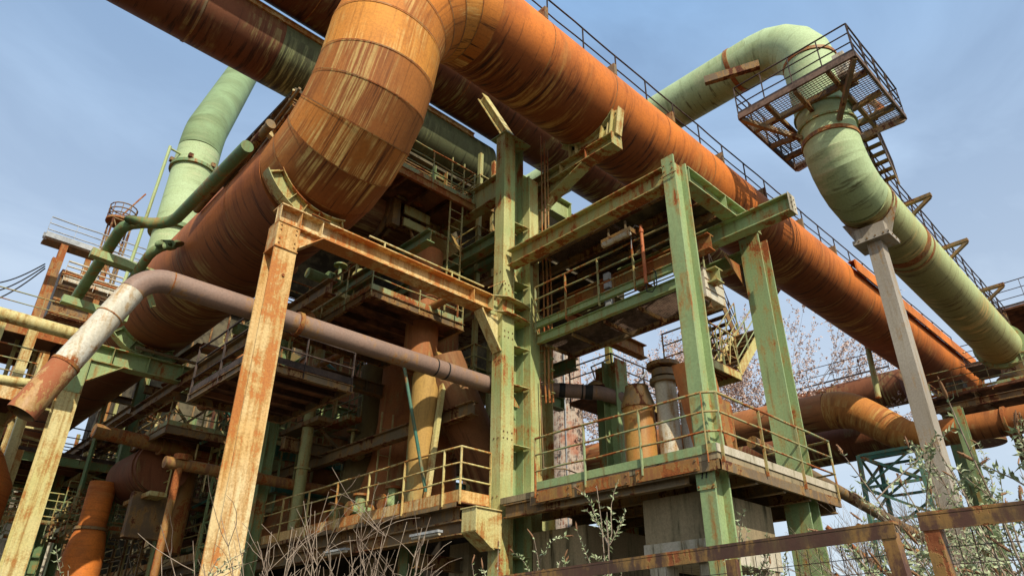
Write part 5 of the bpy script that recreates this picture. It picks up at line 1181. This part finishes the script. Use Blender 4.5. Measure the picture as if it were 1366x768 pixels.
# low heap of timber and hut behind right column
t = thing('site_hut', 'low dark hut behind the right column near the fence', 'hut', (19, 7, 0))
MB().box(21, 25, 8.6, 11, 0, 3.6).build('wall', 'conc', t); MB().box(20.8, 25.2, 8.4, 11.2, 3.603, 3.75).build('roof', 'black', t)
bars = [((15.5, 6.6, 4.2), (17.2, 4.4, 1.6)), ((15.0, 6.4, 3.2), (18.0, 5.0, 1.2)), ((14.6, 5.6, 4.0), (19.0, 4.4, 3.0)), ((14, 6, 2.4), (18, 5.2, 2.0))]
for k, (a, b) in enumerate(bars): tag(MB().tube([a, b], .05, 10).build('leaning_bar', 'rusty'), ['steepest rusty bar leaning beside the right column', 'rusty bar leaning lower beside the right column', 'flattest rusty bar behind the fence', 'lowest rusty bar behind the fence'][k], 'bar')

# ================================================================== FENCE
def fence_panel(label, y0, y1, z0, z1, x=3.22, right=True, left=True, mid=None, lean=0):
    t = thing('wire_fence_panel', label, 'fence', (x, (y0 + y1) / 2, 0)); wd = .07
    MB().bar((x, y1, z1), (x, y0, z0), .06, .004 + .008, off=(0, .028)).bar((x, y1, z1), (x, y0, z0), .008, .052, off=(.026, -.007)).build('top_rail', 'fence', t)
    for yy, zz, on_, ln in ((y0, z0, right, lean), (y1, z1, left, 0)):
        if on_:
            MB().bar((x + .004, yy + (.035 if yy == y0 else -.035), zz - .01), (x + .004, yy + (.035 if yy == y0 else -.035) + ln, 0), .055, .06, (1, 0, 0)).build('upright', 'fence', t)
    if mid: MB().bar((x - .03, mid, z0 + (z1 - z0) * (mid - y0) / (y1 - y0) - .04), (x - .03, mid, 0), .055, .03, (1, 0, 0)).build('upright', 'fence', t)
    m_ = MB(); n = int((y1 - y0) / .05)
    for i in range(1, n):
        y = y0 + (y1 - y0) * i / n; zt = z0 + (z1 - z0) * i / n - .03; m_.tube([(x + .02, y, zt), (x + .02, y + rnd.uniform(-.01, .01), zt - .9)], .0016, 4, False)
    for k in range(1, 14): m_.tube([(x + .022, y0 + .03, z0 - .03 - .06 * k), (x + .022, y1 - .03, z1 - .03 - .06 * k)], .0016, 4, False)
    m_.build('wire_mesh', 'darkrail', t)
M['fence'] = paint('rusty_fence_steel', (.11, .045, .025), (.07, .035, .022), rust=.4, stain=.7, streak=(9, 9, 2), rc=(RD, (.34, .11, .035)), tint=(.16, .11, .04))
pA = at(1197, 706, 0, 3.22); pB = at(670, 776, 0, 3.22); pC = at(1229, 697, 0, 3.05); pD = at(1400, 679, 0, 3.05)
fence_panel('rusty framed wire fence panel along the bottom with a bracket post in the middle', pA.y, pB.y, pA.z, pB.z, mid=at(980, 740, 0, 3.22).y, lean=-.15)
fence_panel('rusty framed wire fence panel at the bottom right corner', pD.y, pC.y, pD.z, pC.z, x=3.05, right=False, lean=0)

# ================================================================== VEGETATION
def stem_path(base, dirv, L, n, wob, droop, r):
    p = V(base); d = V(dirv).normalized(); out = [p.copy()]
    for i in range(n):
        d = (d + V((r.uniform(-wob, wob), r.uniform(-wob, wob), r.uniform(-wob, wob) - droop * i / n))).normalized(); p = p + d * L / n; out.append(p.copy())
    return out
def leafquad(mb, p, d, L, w_, r):
    d = d.normalized(); s_ = d.cross(V((r.uniform(-1, 1), r.uniform(-1, 1), r.uniform(-1, 1)))).normalized(); b = len(mb.v)
    up = d.cross(s_) * .18 * L
    mb.v += [p, p + d * L * .45 + s_ * w_ / 2 + up, p + d * L - up * .5, p + d * L * .45 - s_ * w_ / 2 + up]; mb.face([b, b + 1, b + 2, b + 3], [(0, 0), (1, 0), (1, 1), (0, 1)])
def bush(label, base, n, H, spread, seed, leaves=1.0, spikes=.3, name='shrub', lean=(0, 0), leafL=.06, sub=5, r0=.009, stemmat='bark'):
    r = random.Random(seed); t = thing(name, label, 'shrub', base); st = MB(); lf = MB(); sp = MB()
    for i in range(n):
        a = r.uniform(0, 6.283); s_ = r.uniform(.1, 1) * spread; L = H * r.uniform(.6, 1.05)
        pth = stem_path(V(base) + V((math.cos(a) * .15, math.sin(a) * .15, 0)), (math.cos(a) * s_ + lean[0], math.sin(a) * s_ + lean[1], 1), L, 9, .07, .1, r)
        st.tube(pth, [r0 * (1.15 - k / 10) + .0015 for k in range(10)], 5, False)
        paths = [(pth, 4)]
        for q in range(sub):
            k = r.randint(3, 8); a2 = r.uniform(0, 6.283); ll = L * r.uniform(.10, .27)
            sp_ = stem_path(pth[k], (math.cos(a2) * .8, math.sin(a2) * .8, r.uniform(.5, 1.4)), ll, 5, .24, .12, r)
            st.tube(sp_, [r0 * .45 * (1.1 - j / 6) + .0012 for j in range(6)], 4, False); paths.append((sp_, 1))
        for pa_, k0 in paths:
            for k in range(k0, len(pa_) - 1):
                dv = pa_[k + 1] - pa_[k]
                if leaves:
                    for u in range(int(6 * leaves + r.random())):
                        p = pa_[k].lerp(pa_[k + 1], r.random()); o = V((r.uniform(-1, 1), r.uniform(-1, 1), r.uniform(-.6, .8))).normalized(); leafquad(lf, p, o + dv.normalized() * .6, leafL * r.uniform(.6, 1.3), leafL * .3, r)
            if r.random() < spikes:
                e = pa_[-1]; dv = (pa_[-1] - pa_[-2]).normalized() + V((r.uniform(-.4, .4), r.uniform(-.4, .4), -.1)); ln = r.uniform(.07, .15)
                sp.tube([e, e + dv * ln * .3, e + dv * ln * .7, e + dv * ln], [.004, .011, .009, .002], 6)
                for u in range(16): leafquad(sp, e + dv * ln * r.random(), V((r.uniform(-1, 1), r.uniform(-1, 1), r.uniform(-1, 1))), .016, .012, r)
    st.build('stems', stemmat, t)
    if lf.v: lf.build('foliage', 'leaf', t)
    if sp.v: sp.build('flower_spikes', 'spike', t)
    return t
def gb(px, dist):   # ground spot under a picture column
    r = ray(px, 500); k = math.hypot(r.x, r.y); return (r.x / k * dist, r.y / k * dist, 0)
bush('leafy grey green shrub in front of the foot of the central column', gb(690, 9.0), 12, 3.1, .26, 21, 1.5, .25)
bush('grey green shrub with brown flower spikes right of the central column foot', gb(762, 8.2), 12, 3.3, .3, 22, 1.4, .5)
bush('low grey green shrub behind the fence below the concrete pier', gb(830, 7.2), 10, 2.8, .4, 23, 1.3, .3)
bush('bare twiggy shrub at the bottom left of the middle', gb(440, 7.0), 34, 2.95, .24, 24, 0, 0, r0=.0055, sub=8)
bush('second bare twiggy shrub with pale shoots left of the central column', gb(530, 7.6), 28, 2.95, .22, 25, 0, 0, r0=.0055, sub=8)
bush('thin sprout with small leaves left of the orange column', gb(245, 8.0), 3, 3.2, .2, 26, .9, 0)
bush('bare twigs below the left walkway', gb(360, 8.8), 12, 2.9, .25, 27, 0, 0)
bush('tall arching shrub with brown flower spikes in front of the beige column', gb(1235, 6.5), 11, 2.9, .42, 31, 1.0, .9)
bush('dense grey green shrub at the right edge', gb(1350, 5.6), 22, 3.0, .4, 32, 1.5, .7)
bush('tall leafy shrub with arching stems near the right edge', gb(1300, 7.5), 20, 3.5, .42, 33, 1.4, .8)
bush('bushy shrub behind the gap between the two fence panels', gb(1190, 7.5), 24, 2.7, .45, 34, 1.6, .4)
bush('grey green shrub behind the fence under the open sky', gb(1120, 8.5), 16, 2.8, .45, 35, 1.3, .4)
bush('leafy shrub behind the fence beside the right column', gb(1050, 8.5), 18, 2.4, .5, 36, 1.5, .2)
bush('big leafy shrub filling the lower right corner behind the fence', gb(1335, 9.5), 32, 4.2, .45, 37, 1.6, .6)

def tree(label, base, H, seed, spread=.5, buds=1, r0=.16, depth=5, budsize=.07, name='bare_tree', kids=(3, 4)):
    r = random.Random(seed); t = thing(name, label, 'tree', base); tr = MB(); cr = MB(); bd = MB()
    def grow(p, d, L, rad, lv):
        n = 4; pth = stem_path(p, d, L, n, .13, -.02, r); mb = tr if lv == 0 else cr
        mb.tube(pth, [rad * (1 - .35 * k / n) for k in range(n + 1)], 7 if lv < 2 else 4, False)
        if lv >= depth:
            if buds:
                for u in range(7):
                    q = pth[r.randint(0, n)]
                    for w__ in range(2): leafquad(bd, q + V([r.uniform(-.08, .08) for _ in range(3)]), V([r.uniform(-1, 1) for _ in range(3)]), budsize, budsize * .8, r)
            return
        for c in range(r.randint(*kids)):
            k = r.randint(max(1, n - 2), n) if c else n; a = r.uniform(0, 6.283)
            dd = (pth[-1] - pth[-2]).normalized() + V((math.cos(a), math.sin(a), r.uniform(-.1, .4))) * spread
            grow(pth[k], dd, L * r.uniform(.62, .85), rad * .55, lv + 1)
    grow(V(base), V((0, 0, 1)), H * .3, r0, 0)
    tr.build('trunk', 'bark', t); cr.build('branches', 'bark', t)
    if bd.v: bd.build('buds', 'bud', t)
    return t
tree('pink budded tree behind the striped pipe, right of the chimney', gb(890, 46)[:2] + (0,), 23, 41, .55, depth=6, budsize=.13)
tree('pink budded tree behind the stair landing near the right column', gb(968, 50)[:2] + (0,), 24.5, 42, .5, depth=6, budsize=.13)
tree('bare sapling against the sky right of the lower platform', gb(1130, 16)[:2] + (0,), 5.2, 43, .45, 0, .05, 5, .04)
tree('second bare sapling against the sky left of the teal trestle', gb(1175, 20)[:2] + (0,), 6.2, 44, .45, 0, .06, 5, .04)
for k, (px, d, H) in enumerate(((1250, 60, 8), (1330, 70, 9), (1100, 75, 8), (1190, 80, 9), (60, 70, 13), (160, 75, 12))):
    tree(['distant budding tree low behind the beige column', 'distant budding tree at the right edge', 'distant budding tree behind the fence, leftmost on the right side', 'distant budding tree behind the teal trestle', 'distant tree behind the lower left yard', 'distant tree behind the orange vessels'][k], gb(px, d)[:2] + (0,), H, 50 + k, .6, 1, .2, 5, .2)
